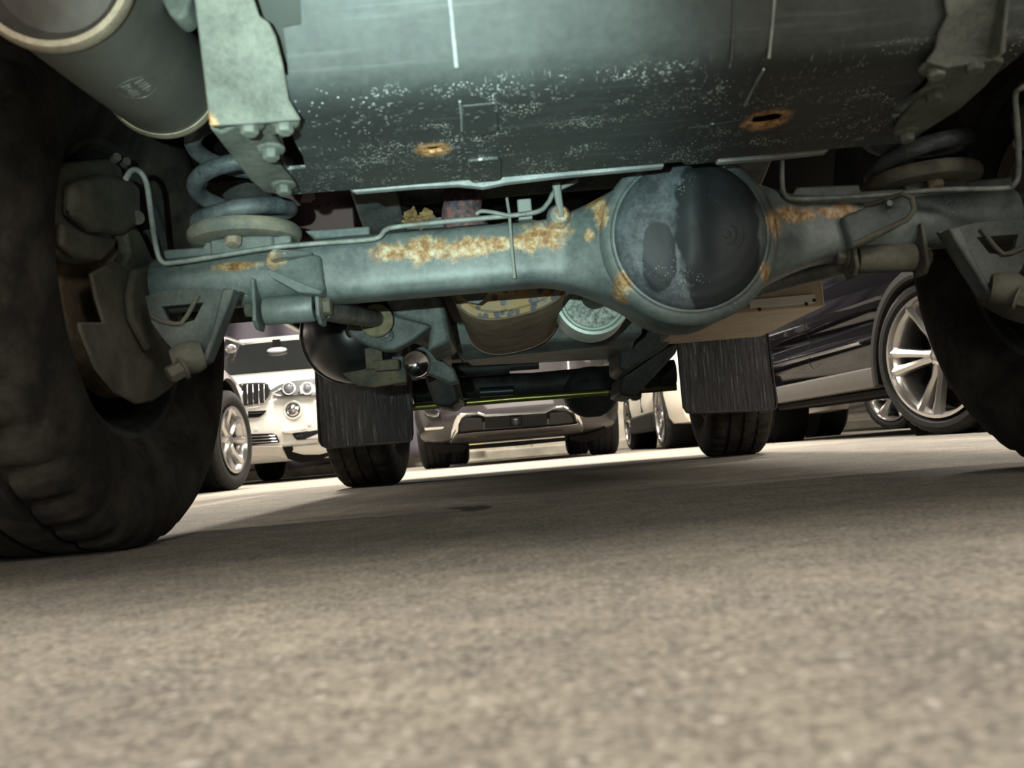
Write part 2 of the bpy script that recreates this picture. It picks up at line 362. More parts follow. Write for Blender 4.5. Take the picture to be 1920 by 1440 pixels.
# body shell above: side panels with wheel arches, floor pan, tail panel and roof
sh = MB()
for s in (-1, 1):
    prof = [(.36, .62), (.36, 1.15), (.6, 1.85), (3.0, 1.9), (3.7, 1.25), (4.75, 1.1), (4.8, .62)]
    arch = [(3.8 + .47 * math.cos(a), .62 + .22 * math.sin(a)) for a in [PI * i / 10 for i in range(11)]] + [(RA + .47 * math.cos(a), .62 + .22 * math.sin(a)) for a in [PI * i / 10 for i in range(11)]]
    sh.prism([(VX + s * .90, y, z) for y, z in prof + arch], (s * .03, 0, 0))
sh.box((VX - .9, .36, .66), (VX + .9, .39, 1.2)); sh.box((VX - .8, .6, 1.82), (VX + .8, 3.1, 1.86)); sh.box((VX - .9, 4.72, .6), (VX + .9, 4.78, 1.1))
part('body_shell', sh, plain('dark_green_paint', (.02, .045, .04), .3, 0, .6), bevel=.006)
part('floor_pan', MB().box((VX - .9, .38, .665), (VX + .9, 4.72, .69)), plain('black_underseal', (.006, .006, .006), .9, spec=.1), bevel=.006)
fx = part('inner_floor_panel', MB().box((P(530, 400, 1.74).x, 1.74, .545), (P(662, 400, 1.74).x, 1.76, .665)).box((P(530, 400, 1.74).x, 1.70, .540), (P(662, 400, 1.74).x, 1.76, .548)), FLOORP, bevel=.003)
for x, y, r in ((612, 381, .0055), (632, 384, .0055), (597, 387, .003)):
    p = P(x, y, 1.738); obj('hole_plug', MB().cyl(p, p + Vector((0, -.002, 0)), r, 16), BLACKS, fx)
obj('pale_patch', MB().prism([P(x, y, 1.737) for x, y in ((562, 380), (572, 350), (580, 346), (588, 358), (592, 372), (582, 380))], (0, .001, 0)), plain('pale_underseal', (.42, .34, .33), .7), fx)
def lumpy(c, r):
    m = MB().ball(c, r, 14, (1.2, .7, .9)); m.v = [tuple(Vector(v) + (Vector(v) - c) * (noise.noise(Vector(v) * 90) * .9 + noise.noise(Vector(v) * 240) * .5)) for v in m.v]; return m
for x, y, r in ((772, 408, .016), (795, 404, .013), (838, 410, .012), (782, 412, .012)): part('mud_clump', lumpy(P(x, y + 4, 1.585), r), MUD, smooth=25)
part('mud_shelf', MB().prism([P(x, y, 1.58) for x, y in ((762, 413), (848, 405), (848, 425), (762, 430))], (0, .06, 0)), CHASSIS)
for s in (-1, 1):
    part('wheel_arch_liner', MB().grid([[Vector((VX + s * x, RA + .50 * math.cos(a), .37 + .50 * math.sin(a))) for x in (.56, .65, .78, .9)] for a in [PI * (.02 + .5 * i / 20) for i in range(21)]]), BLACKS, solid=.004)
for s in (-1, 1):
    cx = VX + s * .335
    m = MB().rings([[Vector((cx + a, y, z + b)) for a, b in ((-.04, -.055), (.04, -.055), (.04, .055), (-.04, .055))] for y, z in ((.5, .60), (1.0, .64), (1.45, .64), (1.75, .55), (2.3, .50), (4.5, .50))])
    part('chassis_rail', m, CHASSIS, bevel=.006)
part('cross_member', MB().tube([(VX - .34, 1.62, .60), (VX + .34, 1.62, .60)], .028, 16), CHASSIS)

# ---- fuel tank guard
zb = P(950, 328, 1.02).z; CY = .765
fold = [(1.02, zb), (.95, zb), (.88, zb), (.83, zb), (.80, zb), (.785, zb + .0008), (.77, zb + .004), (.758, zb + .011), (.748, zb + .022), (.70, zb + .085), (.64, zb + .165), (.60, zb + .22)]
RP0 = Vector((0, .748, zb + .022)); RD = Vector((0, -.148, .198)).normalized(); RN = Vector((0, -RD.z, RD.y))
xl, xr = P(536, 356, 1.02).x, P(1705, 255, 1.02).x
gm = [[Vector((xl + (xr - xl) * i / 60 + (.012 * (j / 11) if i == 0 else 0), y + .0, z)) for i in range(61)] for j, (y, z) in enumerate(fold)]
guard = part('tank_guard', MB().grid(gm), GUARD, solid=.004)
def cyl_cut(p, r, n=(0, 0, 1), sx=1.0):
    p = Vector(p); n = Vector(n); return MB().lathe(p - n * .03, n, [(r, 0), (r, .06)], 14, sy=sx, cap=True, rmod=lambda i, j, q: q * .14 * math.sin(i * 2.7))
edgecut = MB().prism([PZ(x, y, zb) + Vector((0, 0, -.05)) for x, y in ((532, 268), (528, 256), (548, 250), (556, 270), (568, 290), (572, 312), (540, 315), (530, 300))], (0, 0, .09))
notch = MB().prism([PP(x, y, RP0, RN) - RN * .03 for x, y in ((430, -40), (563, -40), (566, 44), (531, 51), (538, 95), (541, 140), (470, 150))], RN * .06)
rslot = MB().prism([PZ(x, y, zb) + Vector((0, 0, -.05)) for x, y in ((1738, 140), (1722, 158), (1672, 200), (1664, 212), (1672, 218), (1690, 216), (1728, 180), (1752, 150))], (0, 0, .09))
cut(guard, [cyl_cut(PZ(812, 277, zb), .0085, sx=1.25), cyl_cut(PZ(1437, 221, zb), .0155, sx=1.25), edgecut, notch, rslot])
m = guard.modifiers.new('bevel', 'BEVEL'); m.width = .0008; m.segments = 1; m.limit_method = 'ANGLE'
for p in guard.data.polygons: p.use_smooth = True
guard.data.set_sharp_from_angle(angle=math.radians(40))
# plates and seams pressed on the guard
def onb(pts, t=.0022, name='pressed_tab', mat=GUARD, z=None):
    return obj(name, MB().prism([PZ(x, y, zb - .002 if z is None else z) for x, y in pts], (0, 0, -t)), mat, guard, bevel=.0012)
onb([(866, 196), (932, 190), (934, 240), (928, 248), (880, 253), (869, 247)])
onb([(877, 297), (934, 292), (939, 297), (938, 330), (933, 333), (886, 337), (880, 333)], .004)
onb([(1290, 238), (1390, 222), (1345, 293), (1335, 302), (1285, 307), (1276, 300)], .0018)
def seam(pts, plane, w=.0035):
    q = [(PZ(x, y, zb - .002) if plane == 'b' else PP(x, y, RP0, RN) - RN * -.0025) for x, y in pts]
    return q
obj('seam', MB().tube([PP(842, -20, RP0, RN) + RN * .0024, PP(850, 60, RP0, RN) + RN * .0024, PP(856, 125, RP0, RN) + RN * .0024], .0022, 8), EDGE, guard)
obj('seam', MB().tube([PP(1452, -20, RP0, RN) + RN * .0024, PP(1446, 50, RP0, RN) + RN * .0024, PP(1440, 108, RP0, RN) + RN * .0024], .0015, 8), EDGE, guard)
obj('seam', MB().tube([PZ(1432, 130, zb - .002), PZ(1412, 165, zb - .002), PZ(1396, 198, zb - .002)], .0012, 6), EDGE, guard)
obj('seam', MB().tube([PZ(862, 190, zb - .002), PZ(865, 215, zb - .002), PZ(866, 245, zb - .002)], .0012, 6), EDGE, guard)
obj('seam', MB().tube([PP(1375, -20, RP0, RN) + RN * .0024, PP(1373, 60, RP0, RN) + RN * .0024, PP(1370, 112, RP0, RN) + RN * .0024], .0016, 6), GUARD, guard)
# front flange strips under the guard's leading edge
def strip(pts, name='front_flange'):
    q = [P(x, y, 1.03) for x, y in pts]; return obj(name, MB().prism(q, (0, .012, 0)), EDGE, guard, bevel=.0015)
strip([(650, 350), (760, 341), (870, 332), (885, 338), (935, 334), (945, 326), (1060, 317), (1245, 301), (1245, 312), (1180, 318), (1050, 330), (950, 342), (905, 351), (860, 346), (780, 350), (665, 360)])
strip([(1345, 291), (1450, 283), (1560, 272), (1550, 285), (1450, 296), (1346, 304)])
# tank itself above the guard
part('fuel_tank', MB().prism([(xl + .05, y, z) for y, z in ((1.0, zb + .012), (.80, zb + .012), (.765, zb + .04), (.66, zb + .17), (.70, zb + .24), (1.0, zb + .24))], (xr - xl - .1, 0, 0)), plain('tank_grey', (.032, .040, .035), .5, .1), bevel=.006, bseg=3)

# ---- the two bolted straps beside the tank guard
def strap(up, low, bolts_up, bolts_low, side=None):
    s0 = part('guard_strap', MB().prism([PP(x, y, RP0 - RN * -.004, RN) for x, y in up], RN * .005).prism([PZ(x, y, zb - .004) for x, y in low], (0, 0, -.005)), STRAP, bevel=.002)
    if side: obj('strap_side', MB().prism([PX(x, y, side[1]) for x, y in side[0]], (side[2], 0, 0)), STRAP, s0, bevel=.002)
    for x, y in bolts_up:
        b = MB().hexbolt(PP(x, y, RP0 - RN * -.004, RN) + RN * .004, (0, -.3, -1), .0085, .013, .0145); obj('bolt', b, STRAP, s0, bevel=.0012)
    for x, y in bolts_low:
        b = MB().hexbolt(PZ(x, y, zb - .009), (0, -.15, -1), .0085, .013, .014); obj('bolt', b, STRAP, s0, bevel=.0012)
    return s0
strap([(362, -40), (466, -40), (488, 30), (505, 40), (518, 66), (532, 120), (543, 185), (556, 208), (566, 224), (540, 226), (470, 232), (395, 235)],
      [(394, 232), (415, 240), (447, 222), (562, 215), (563, 232), (548, 240), (512, 244), (530, 268), (524, 284), (514, 292), (520, 296), (532, 312), (548, 330), (560, 350), (520, 357), (494, 352), (468, 330), (430, 280)],
      [], [(533, 226), (468, 229), (508, 277), (532, 345)])
strap([(1760, -40), (1886, -40), (1883, 95), (1864, 112), (1770, 128), (1732, 116), (1750, 92), (1756, 60), (1772, 30)],
      [(1732, 116), (1722, 130), (1745, 140), (1728, 165), (1722, 176), (1690, 212), (1672, 240), (1690, 248), (1735, 238), (1800, 196), (1850, 150), (1882, 108), (1840, 92)],
      [], [(1752, 122), (1824, 110), (1748, 168), (1698, 246)],
      ([(1882, -40), (1900, -40), (1884, 100), (1862, 112), (1845, 95), (1850, 40)], P(1880, 60, .74).x, -.004))
# ---- rear silencer at the left, on a slant
sa = P(92, -62, .70); sb = P(303, 150, 1.03); ax = (sb - sa).normalized(); L = (sb - sa).length
R0 = .066
sil = part('silencer', MB().lathe(sa, ax, [(R0, .004), (R0, .05), (R0 + .0006, L * .5), (R0, L - .004)], 64), SILENCER)
def rim(o, d): return MB().lathe(o, d, [(R0 - .004, -.006), (R0 + .001, -.006), (R0 + .004, -.002), (R0 + .004, .004), (R0 - .001, .008), (R0 - .004, .006)], 64)
obj('end_rim', rim(sa, ax), RIMSTEEL, sil); obj('end_rim', rim(sb, ax), RIMSTEEL, sil)
obj('end_cap', MB().lathe(sa, ax, [(.0005, .004), (.02, .003), (.036, .010), (.05, .012), (.058, .004), (R0 - .002, .0)], 64), CAPSTEEL, sil)
obj('end_cap', MB().lathe(sb, ax, [(.0005, -.002), (.03, -.002), (R0 - .002, .0)], 64), SILENCER, sil)
# oval maker's stamp, two lines of raised capitals wrapped on the shell
ctr = None
best = 9
for i in range(200):
    for j in range(90):
        h = L * (.3 + .6 * i / 200); th = 2 * PI * j / 90
        e1 = (Vector((0, 0, 1)) - ax * ax.z).normalized(); e2 = ax.cross(e1); n = math.cos(th) * e1 + math.sin(th) * e2
        p = sa + ax * h + n * R0
        if n.dot(p - CAM) > 0: continue
        d = p - CAM; q = d.dot(fwd); px = 960 + F_PX * d.dot(CR) / q; py = 720 - F_PX * d.dot(CU) / q
        e = math.hypot(px - 258, py - 165)
        if e < best or ctr is None: best = e; ctr = (h, th)
def wrap(u, v, dr): # u along the axis, v round the shell
    th = ctr[1] - v / R0; n = math.cos(th) * e1 + math.sin(th) * e2
    return sa + ax * (ctr[0] + u) + n * (R0 + dr)
g = MB(); ring = [wrap(.029 * math.cos(2 * PI * i / 60), .019 * math.sin(2 * PI * i / 60), .0004) for i in range(61)]
g.tube(ring[:-1] + [ring[0]], .0006, 6)
def text_mesh(s, size, w):
    cu = bpy.data.curves.new('t', 'FONT'); cu.body = s; cu.size = size; cu.align_x = 'CENTER'; cu.align_y = 'CENTER'; cu.extrude = .0001; cu.resolution_u = 3
    o = bpy.data.objects.new('t', cu); COL.objects.link(o); bpy.context.view_layer.update()
    me = bpy.data.meshes.new_from_object(o.evaluated_get(bpy.context.evaluated_depsgraph_get())); bpy.data.objects.remove(o)
    vs = [v.co.copy() for v in me.vertices]; fs = [tuple(p.vertices) for p in me.polygons]; bpy.data.meshes.remove(me)
    return vs, fs
for s, off in (('LAND', .0066), ('ROVER', -.0066)):
    vs, fs = text_mesh(s, .0115, 1); sgn = 1
    g.add([wrap(v.x * 1.1, v.y * 1.2 + off, .0010 if v.z > 0 else -.0003) for v in vs], fs)
obj('embossed_oval', g, SILENCER, sil, smooth=20)
part('exhaust_hanger', MB().prism([P(x, y, .80) for x, y in ((285, -30), (305, 5), (318, 30), (335, 38), (350, 28), (356, 0), (360, -30))], (0, .03, 0)), STRAP, bevel=.008, bseg=3)

# ---- rear axle
DC = P(1285, 452, 1.2); dx, dz = DC.x, DC.z; az = .374
def hh(x):
    r = .121; d = abs(x - dx)
    if d < .085: h = math.sqrt(r * r - d * d)
    else:
        h0 = math.sqrt(r * r - .085 ** 2); t = min(1, (d - .085) / (.125 if x < dx else .14)); t = 1 - (1 - t) ** 1.7; h = h0 + (.0455 - h0) * t
    return h
secs = []
xs = [-.50, -.44, -.40, -.36, -.32, -.29, -.27, -.25] + [-.22 + i * .02 for i in range(11)] + [.0 + i * .0125 for i in range(42)] + [.54, .57, .60, .64, .68, .74]
for x in xs:
    e = min(abs(x + .50), abs(x - .74)); box_ = 0 if x < -.29 or x > .58 else min(1, min(x + .29, .58 - x) / .06)
    h = hh(x); n = 2 + 2.2 * box_
    if x < -.27 or x > .57: h = .040
    cz = az + (dz - az) * max(0, 1 - abs(x - dx) / .2)
    yr = .043 + .05 * max(0, 1 - (abs(x - dx) / .17) ** 2)
    if abs(x - dx) < .17: n = 4
    secs.append([Vector((x, RA - .012 + yr * math.copysign(abs(math.cos(a)) ** (2 / n), math.cos(a)), cz + h * math.copysign(abs(math.sin(a)) ** (2 / n), math.sin(a)))) for a in [2 * PI * i / 40 for i in range(40)]])
axle = part('rear_axle', MB().rings(secs), AXLE, smooth=35)
yf = RA - .012 - .093
cov = MB(); NR, NA = 16, 96; prof = [(0, .036), (.03, .036), (.055, .034), (.075, .029), (.09, .021), (.1, .010), (.1035, .002), (.104, -.006)]
prof2 = []
for i in range(len(prof) - 1):
    for q in range(4): f = q / 4; prof2.append((prof[i][0] + (prof[i + 1][0] - prof[i][0]) * f, prof[i][1] + (prof[i + 1][1] - prof[i][1]) * f))
prof2.append(prof[-1]); prof2[0] = (.0004, .036)
rs = []
for r, h in prof2:
    ring = []
    for i in range(NA):
        a = 2 * PI * i / NA; x = r * math.cos(a); z = r * math.sin(a)
        xx = x + .004 - z * .06; hump = .017 * math.exp(-(abs(xx) / .022) ** 2.2) * (1 / (1 + math.exp((-z - .062) / .012 * 1.0))) if True else 0
        hump *= max(0, min(1, (.1 - r) / .03)); hump = hump if z > -.075 else hump * .3
        ring.append(Vector((dx + x, yf - h - hump, dz + z)))
    rs.append(ring)
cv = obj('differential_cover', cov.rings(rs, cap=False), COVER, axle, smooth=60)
obj('cover_flange', MB().lathe((dx, yf, dz), (0, -1, 0), [(.1, -.012), (.122, -.012), (.119, -.004), (.113, .0015), (.109, .003), (.107, .0005), (.1055, .0025), (.103, .003)], 96), AXLE, axle)
fp_ = P(1362, 438, 1.125); fp_.y = yf - .030
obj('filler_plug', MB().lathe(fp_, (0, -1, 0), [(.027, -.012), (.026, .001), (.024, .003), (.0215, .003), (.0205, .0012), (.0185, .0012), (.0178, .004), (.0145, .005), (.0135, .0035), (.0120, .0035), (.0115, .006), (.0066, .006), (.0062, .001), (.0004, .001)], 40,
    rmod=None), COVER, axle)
rotq = Matrix.Rotation(.5, 3, 'Y')
obj('plug_socket', MB().box(fp_ + Vector((-.0042, -.0068, -.0042)), fp_ + Vector((.0042, -.002, .0042)), rotq), BLACKS, axle)
# breather and cable ties
for x0, pts in ((0, ((950, 366), (955, 400), (957, 430), (960, 470), (965, 522))),):
    q = [P(a, b, 1.205) for a, b in pts]; q[0].y = 1.22; q[1].y = 1.21
    obj('cable_tie', MB().tube(q, .0022, 8), STRIPG, axle)
obj('cable_tie', MB().tube([P(1043, 345, 1.2), P(1050, 390, 1.2), P(1052, 408, 1.2)], [.006, .005, .005], 8), STRIPG, axle)
obj('breather_boss', MB().lathe(P(1047, 408, 1.215), (0, -1, 0), [(.017, 0), (.0165, .010), (.012, .016), (.0005, .017)], 24), AXLE, axle)
obj('clip', MB().box(P(985, 372, 1.22) + Vector((-.012, 0, -.03)), P(985, 372, 1.22) + Vector((.008, .02, .0))), STRIPG, axle, bevel=.002)
# spring seat plates along the axle top
def seatplate(pts, Y=1.24, d=.05, name='axle_top_plate'): return obj(name, MB().prism([P(x, y, Y) for x, y in pts], (0, d, 0)), AXLE, axle, bevel=.003)
seatplate([(300, 468), (380, 463), (385, 452), (395, 452), (480, 448), (486, 440), (545, 440), (545, 455), (430, 472), (300, 492)])
seatplate([(570, 432), (693, 423), (693, 440), (590, 448)], 1.25)
seatplate([(1493, 350), (1612, 345), (1615, 358), (1700, 352), (1710, 345), (1800, 340), (1900, 330), (1900, 350), (1800, 362), (1620, 374), (1480, 372)])
# link brackets on the axle: left and mirrored right
def bracket(pts, Y, d=.012, mat=AXLE, name='link_bracket'): return obj(name, MB().prism([P(x, y, Y) for x, y in pts], (0, d, 0)), mat, axle, bevel=.003)
b1 = MB()
tl = [P(500, 470, 1.19), P(600, 478, 1.205), P(608, 545, 1.2), P(575, 548, 1.18), P(515, 515, 1.17), P(495, 495, 1.17)]
b1.prism(tl, (0, .03, 0))
obj('link_bracket', b1, AXLE, axle, bevel=.004)
obj('bracket_rib', MB().prism([P(503, 475, 1.165), P(512, 466, 1.165), P(585, 472, 1.20), P(583, 478, 1.20), P(520, 484, 1.165), P(508, 490, 1.165)], (0, .02, 0)), AXLE, axle, bevel=.002)
obj('bracket_rib', MB().prism([P(497, 500, 1.15), P(520, 512, 1.15), P(606, 545, 1.19), P(600, 552, 1.19), P(560, 548, 1.17), P(505, 518, 1.15)], (0, .03, 0)), AXLE, axle, bevel=.002)
obj('bolt', MB().hexbolt(P(534, 479, 1.182), (0, -1, -.1), .005, .006, 0), AXLE, axle)
b2 = MB().prism([P(1580, 405, 1.2), P(1690, 362, 1.16), P(1712, 366, 1.15), P(1720, 385, 1.15), P(1712, 410, 1.15), P(1625, 458, 1.19), P(1598, 466, 1.2)], (0, .03, 0))
obj('link_bracket', b2, AXLE, axle, bevel=.004)
obj('bracket_rib', MB().tube([P(1622, 386, 1.19), P(1692, 364, 1.14), P(1710, 372, 1.135), P(1714, 392, 1.135), P(1700, 412, 1.14), P(1600, 458, 1.18)], .0038, 8), HUB, axle)
obj('bolt', MB().hexbolt(P(1665, 382, 1.16), (0, -1, -.1), .005, .006, 0), AXLE, axle)
for (cx, cy, s, px0, px1) in ((542, 580, 1, 497, 590), (1662, 488, -1, 1605, 1712)):
    a = P(px0, cy + (-2 if s < 0 else 4), 1.23); b = P(px1, cy - (5 if s < 0 else 4), 1.23)
    bush = obj('link_bush', MB().lathe(a, b - a, [(.006, 0), (.019, .0), (.0205, .003), (.0205, (b - a).length - .003), (.019, (b - a).length), (.006, (b - a).length)], 28), AXLE if s > 0 else HUB, axle)
    nn = (b - a).normalized()
    for e, q in ((-.012, a), (.006, b)):
        bx = q + nn * e
        up_ = Vector((0, 0, 1))
        obj('bush_ear', MB().prism([bx + Vector((0, dy, dz_)) for dy, dz_ in ((-.026, -.016), (-.012, -.027), (.014, -.027), (.026, -.012), (.022, .045), (-.022, .045))], nn * .006), AXLE if s > 0 else HUB, axle, bevel=.002)
    obj('bush_bolt', MB().hexbolt(a + Vector((-.012, 0, .004)) * 1, -nn, .011, .016, .015), HUB, axle, bevel=.002)
    obj('bush_bolt', MB().hexbolt(b + nn * .010, nn, .014, .014, .02), HUB, axle, bevel=.002)
rod = MB().tube([P(604, 580, 1.26), P(640, 586, 1.36), P(705, 598, 1.80)], [.0155, .0175, .0175], 20)
rod_ = part('trailing_link', rod, LINK, smooth=60)
part('trailing_link', MB().tube([P(1600, 490, 1.26), P(1500, 515, 1.42), P(1400, 545, 1.75)], [.017, .018, .018], 20), LINK)
part('link_washer', MB().lathe(P(706, 601, 1.79), (0.05, -1, .05), [(.012, -.006), (.033, -.006), (.035, 0), (.033, .004), (.015, .006), (.012, .003)], 36), WASHER)
mp_ = part('link_mount', MB().prism([P(x, y, 1.83) for x, y in ((655, 585), (672, 574), (722, 572), (738, 590), (800, 606), (808, 612), (770, 640), (738, 656), (720, 657), (690, 648), (665, 636), (648, 622))], (0, .05, 0)), CHASSIS, bevel=.006, bseg=3)
obj('bolt', MB().hexbolt(P(726, 629, 1.825), (0, -1, 0), .008, .01, .014), CHASSIS, mp_)
obj('bolt', MB().hexbolt(P(660, 578, 1.825), (0, -1, 0), .008, .01, .014), CHASSIS, mp_)
part('mount_outrigger', MB().prism([P(x, y, 1.86) for x, y in ((702, 520), (790, 520), (830, 560), (845, 640), (800, 660), (806, 610), (740, 595))], (0, .22, 0)), CHASSIS, bevel=.01, bseg=3)

# ---- coil springs, seats and bump stops
for sc, zc, ph, up_ in ((P(460, 440, RA), P(460, 440, RA).z, 2.2, 4), (P(1727, 338, RA), P(1727, 338, RA).z, .6, 4)):
    R_ = .066; pts = []
    for i in range(150):
        th = ph + 2 * PI * 3.0 * i / 149; z = zc + .016 + .066 * max(0, (th - ph) / (2 * PI) - .35)
        pts.append(Vector((sc.x + R_ * math.cos(th), RA + R_ * math.sin(th), z)))
    part('coil_spring', MB().tube(pts, .0125, 14), SPRING)
    st_ = part('spring_seat', MB().lathe((sc.x, RA, zc - .002), (0, 0, 1), [(.045, -.012), (.062, -.014), (.078, -.010), (.082, -.004), (.0825, .004), (.079, .009), (.068, .010), (.055, .006), (.045, .006)], 64), SEAT)
    obj('seat_bolt', MB().hexbolt((sc.x - .004, RA - .045, zc - .014), (0, -.35, -1), .012, .014, 0), NUT, st_, bevel=.002)
    part('spring_perch', MB().box((sc.x - .042, RA - .035, zc - .05), (sc.x + .05, RA + .05, zc - .01)), AXLE, bevel=.004)

# ---- brake pipes
def pipe(pts, r=.0032, n=6, mat=PIPE): return part('brake_pipe', MB().tube([P(*p) for p in pts], r, 10, n), mat, smooth=70)
pipe([(236, 335, 1.06), (247, 320, 1.07), (262, 322, 1.08), (275, 345, 1.09), (283, 400, 1.12), (292, 460, 1.16), (303, 490, 1.17), (330, 492, 1.175), (420, 478, 1.18), (510, 464, 1.19), (600, 456, 1.20), (700, 448, 1.20), (722, 432, 1.205), (745, 425, 1.21), (850, 414, 1.21), (960, 404, 1.21), (1010, 396, 1.21), (1028, 380, 1.21), (1042, 358, 1.21), (1082, 338, 1.22)], .0036)
pipe([(892, 402, 1.20), (902, 396, 1.20), (925, 398, 1.20), (955, 404, 1.2), (985, 401, 1.2)], .003)
pipe([(1466, 302, 1.2), (1467, 350, 1.2), (1474, 368, 1.2), (1490, 373, 1.2), (1560, 371, 1.2), (1650, 366, 1.19), (1760, 356, 1.17), (1880, 353, 1.14), (1902, 345, 1.13), (1910, 320, 1.12), (1908, 240, 1.08), (1904, 180, 1.06), (1915, 165, 1.05), (1930, 160, 1.05)], .0036)

# ---- wheels of the car overhead
def tyre_prof(R, w, rim):
    h = w / 2
    half = [(rim - .008, -h * .60), (rim + .004, -h * .68), (rim + .014, -h * .74), (rim + (R - rim) * .35, -h * 1.0), (rim + (R - rim) * .6, -h * 1.0), (R - .04, -h * .96), (R - .018, -h * .90), (R - .004, -h * .80), (R, -h * .66)]
    mid = []
    for g0 in (-.42, 0, .42): mid += [(R, h * (g0 - .05)), (R - .010, h * (g0 - .04)), (R - .010, h * (g0 + .04)), (R, h * (g0 + .05))]
    return half + mid + [(r, -q) for r, q in half[::-1]]
def lug(seg_n, depth):
    def f(i, j, r):
        return 0
    return f
def big_wheel(c, out, R=.375, w=.262, rim=.208, fancy=True):
    c = Vector(c); out = Vector(out).normalized(); pr = tyre_prof(R, w, rim); n = len(pr)
    rm = (lambda i, j, r: (-.009 if (i % 6 < 2 and (7 <= j <= 9 or n - 10 <= j <= n - 8)) else 0)) if fancy else None
    ty = part('tyre', MB().lathe(c, out, pr, 240, rmod=rm), TYRE, smooth=50)
    obj('wheel_rim', MB().lathe(c, out, [(rim + .012, -w * .36), (rim + .002, -w * .35), (rim - .006, -w * .30), (rim - .02, -w * .2), (rim - .022, w * .2), (rim - .03, w * .25), (.13, w * .27), (.05, w * .27), (.0005, w * .27)], 72), BLACKS if fancy else RUSTY, ty)
    return ty
HT = .768
WL = big_wheel((VX - HT, RA, .375), (-1, 0, 0)); WR = big_wheel((VX + HT, RA, .375), (1, 0, 0))
FL = big_wheel((-.632, 3.8, .375), (-1, .05, 0)); FR = big_wheel((.925, 3.8, .375), (1, -.05, 0))
# ---- left and right rear brakes
hubx = VX - .60
def brake(s):
    X = VX + s * .60; di = part('brake_disc', MB().lathe((X + s * .09, RA, .372), (s, 0, 0), [(.07, -.03), (.075, 0), (.095, .0), (.152, .0), (.152, .022), (.07, .022)], 64), RUSTY)
    return X
brake(-1); brake(1)
def mir(v): return Vector((2 * VX - v.x, v.y, v.z))
def both(name, pts, vec, mat, bevel=.006, bseg=2, parent=None):
    l = part(name, MB().prism(pts, vec), mat, bevel=bevel, bseg=bseg); r = part(name, MB().prism([mir(p) for p in pts], (-vec[0], vec[1], vec[2])), mat, bevel=bevel, bseg=bseg); return l, r
SX = -.52
both('dust_shield', [PX(x, y, SX) for x, y in ((172, 512), (215, 490), (260, 512), (330, 520), (345, 600), (352, 690), (342, 705), (322, 728), (290, 752), (258, 758), (215, 735), (180, 690), (152, 620), (150, 604), (196, 604), (182, 560))], (-.006, 0, 0), HUB, .004)
def arc_rim(c, r, a0, a1): return [Vector((SX - .002, c[0] + r * math.cos(a), c[1] + r * math.sin(a))) for a in [a0 + (a1 - a0) * i / 20 for i in range(21)]]
cal_pts = [PX(x, y, SX - .01) for x, y in ((98, 320), (120, 305), (190, 298), (212, 294), (228, 304), (236, 330), (240, 375), (246, 410), (240, 438), (214, 444), (208, 462), (180, 496), (140, 492), (92, 460))]
cl, cr_ = both('brake_calliper', cal_pts, (-.03, 0, 0), HUB, .012, 4)
for par, f in ((cl, lambda v: v), (cr_, mir)):
    e = Vector((.02, 0, 0))
    obj('piston_housing', MB().prism([f(PX(x, y, SX - .01)) for x, y in ((112, 345), (165, 328), (222, 334), (241, 352), (242, 420), (212, 442), (150, 436), (110, 405))], e if f is not mir else -e), HUB, par, bevel=.012, bseg=4)
    obj('pad_cover', MB().prism([f(PX(x, y, SX - .01)) for x, y in ((100, 418), (150, 440), (206, 448), (200, 470), (176, 490), (130, 486), (100, 462))], (e if f is not mir else -e) * .6), HUB, par, bevel=.008, bseg=3)
    for x, y in ((214, 300), (232, 308)): obj('bleed_nipple', MB().cyl(f(PX(x, y, SX)), f(PX(x + 6, y - 6, SX + .008)), .006, 10), HUB, par)
    obj('slider_boss', MB().cyl(f(PX(246, 412, SX - .006)), f(PX(258, 408, SX + .012)), .010, 16), HUB, par)
both('calliper_carrier', [PX(x, y, SX - .004) for x, y in ((236, 432), (248, 425), (262, 430), (270, 445), (286, 480), (320, 500), (330, 520), (262, 525), (232, 498), (244, 470))], (-.02, 0, 0), HUB, .005)
both('hub_flange', [PX(x, y, SX + .012) for x, y in ((255, 505), (300, 492), (350, 500), (372, 540), (345, 568), (320, 590), (305, 640), (280, 660), (250, 600), (245, 550))], (-.012, 0, 0), HUB, .006)
# triangular damper bracket below the axle end
yb = 1.17
DAMP = grime('damper_bracket_grime', (.035, .045, .043), (.10, .115, .105), 16, .7, 0, bump=.4)
lb, rb = both('damper_bracket', [P(x, y, yb) for x, y in ((272, 556), (300, 546), (380, 540), (450, 545), (441, 568), (420, 622), (397, 676), (385, 684), (340, 670), (310, 640), (284, 604))], (0, .008, 0), DAMP, 0)
for par, f in ((lb, lambda v: v), (rb, mir)):
    cut(par, [MB().prism([f(P(x, y, yb - .02)) for x, y in ((292, 570), (372, 562), (354, 596), (330, 603), (304, 595))], (0, .06, 0))])
    obj('bracket_web', MB().prism([f(P(x, y, yb)) for x, y in ((430, 548), (452, 548), (444, 572), (402, 680), (390, 686), (412, 622))], (0, -.03, 0)), DAMP, par, bevel=.003)
    obj('bracket_edge', MB().tube([f(P(x, y, yb - .004)) for x, y in ((284, 592), (300, 601), (325, 607), (340, 606), (352, 590), (372, 552))], .003, 8), HUB, par)
    obj('damper_eye', MB().lathe(f(P(352, 672, yb - .03)), (1 if f is mir else -1, -.35, -.25), [(.0005, -.02), (.018, -.02), (.022, -.01), (.022, .01), (.016, .02), (.0005, .021)], 28), HUB, par)
    n0 = f(P(345, 690, yb - .05)); obj('damper_nut', MB().hexbolt(n0, (1 if f is mir else -1, -.7, -.6), .012, .022, .016), HUB, par, bevel=.002)

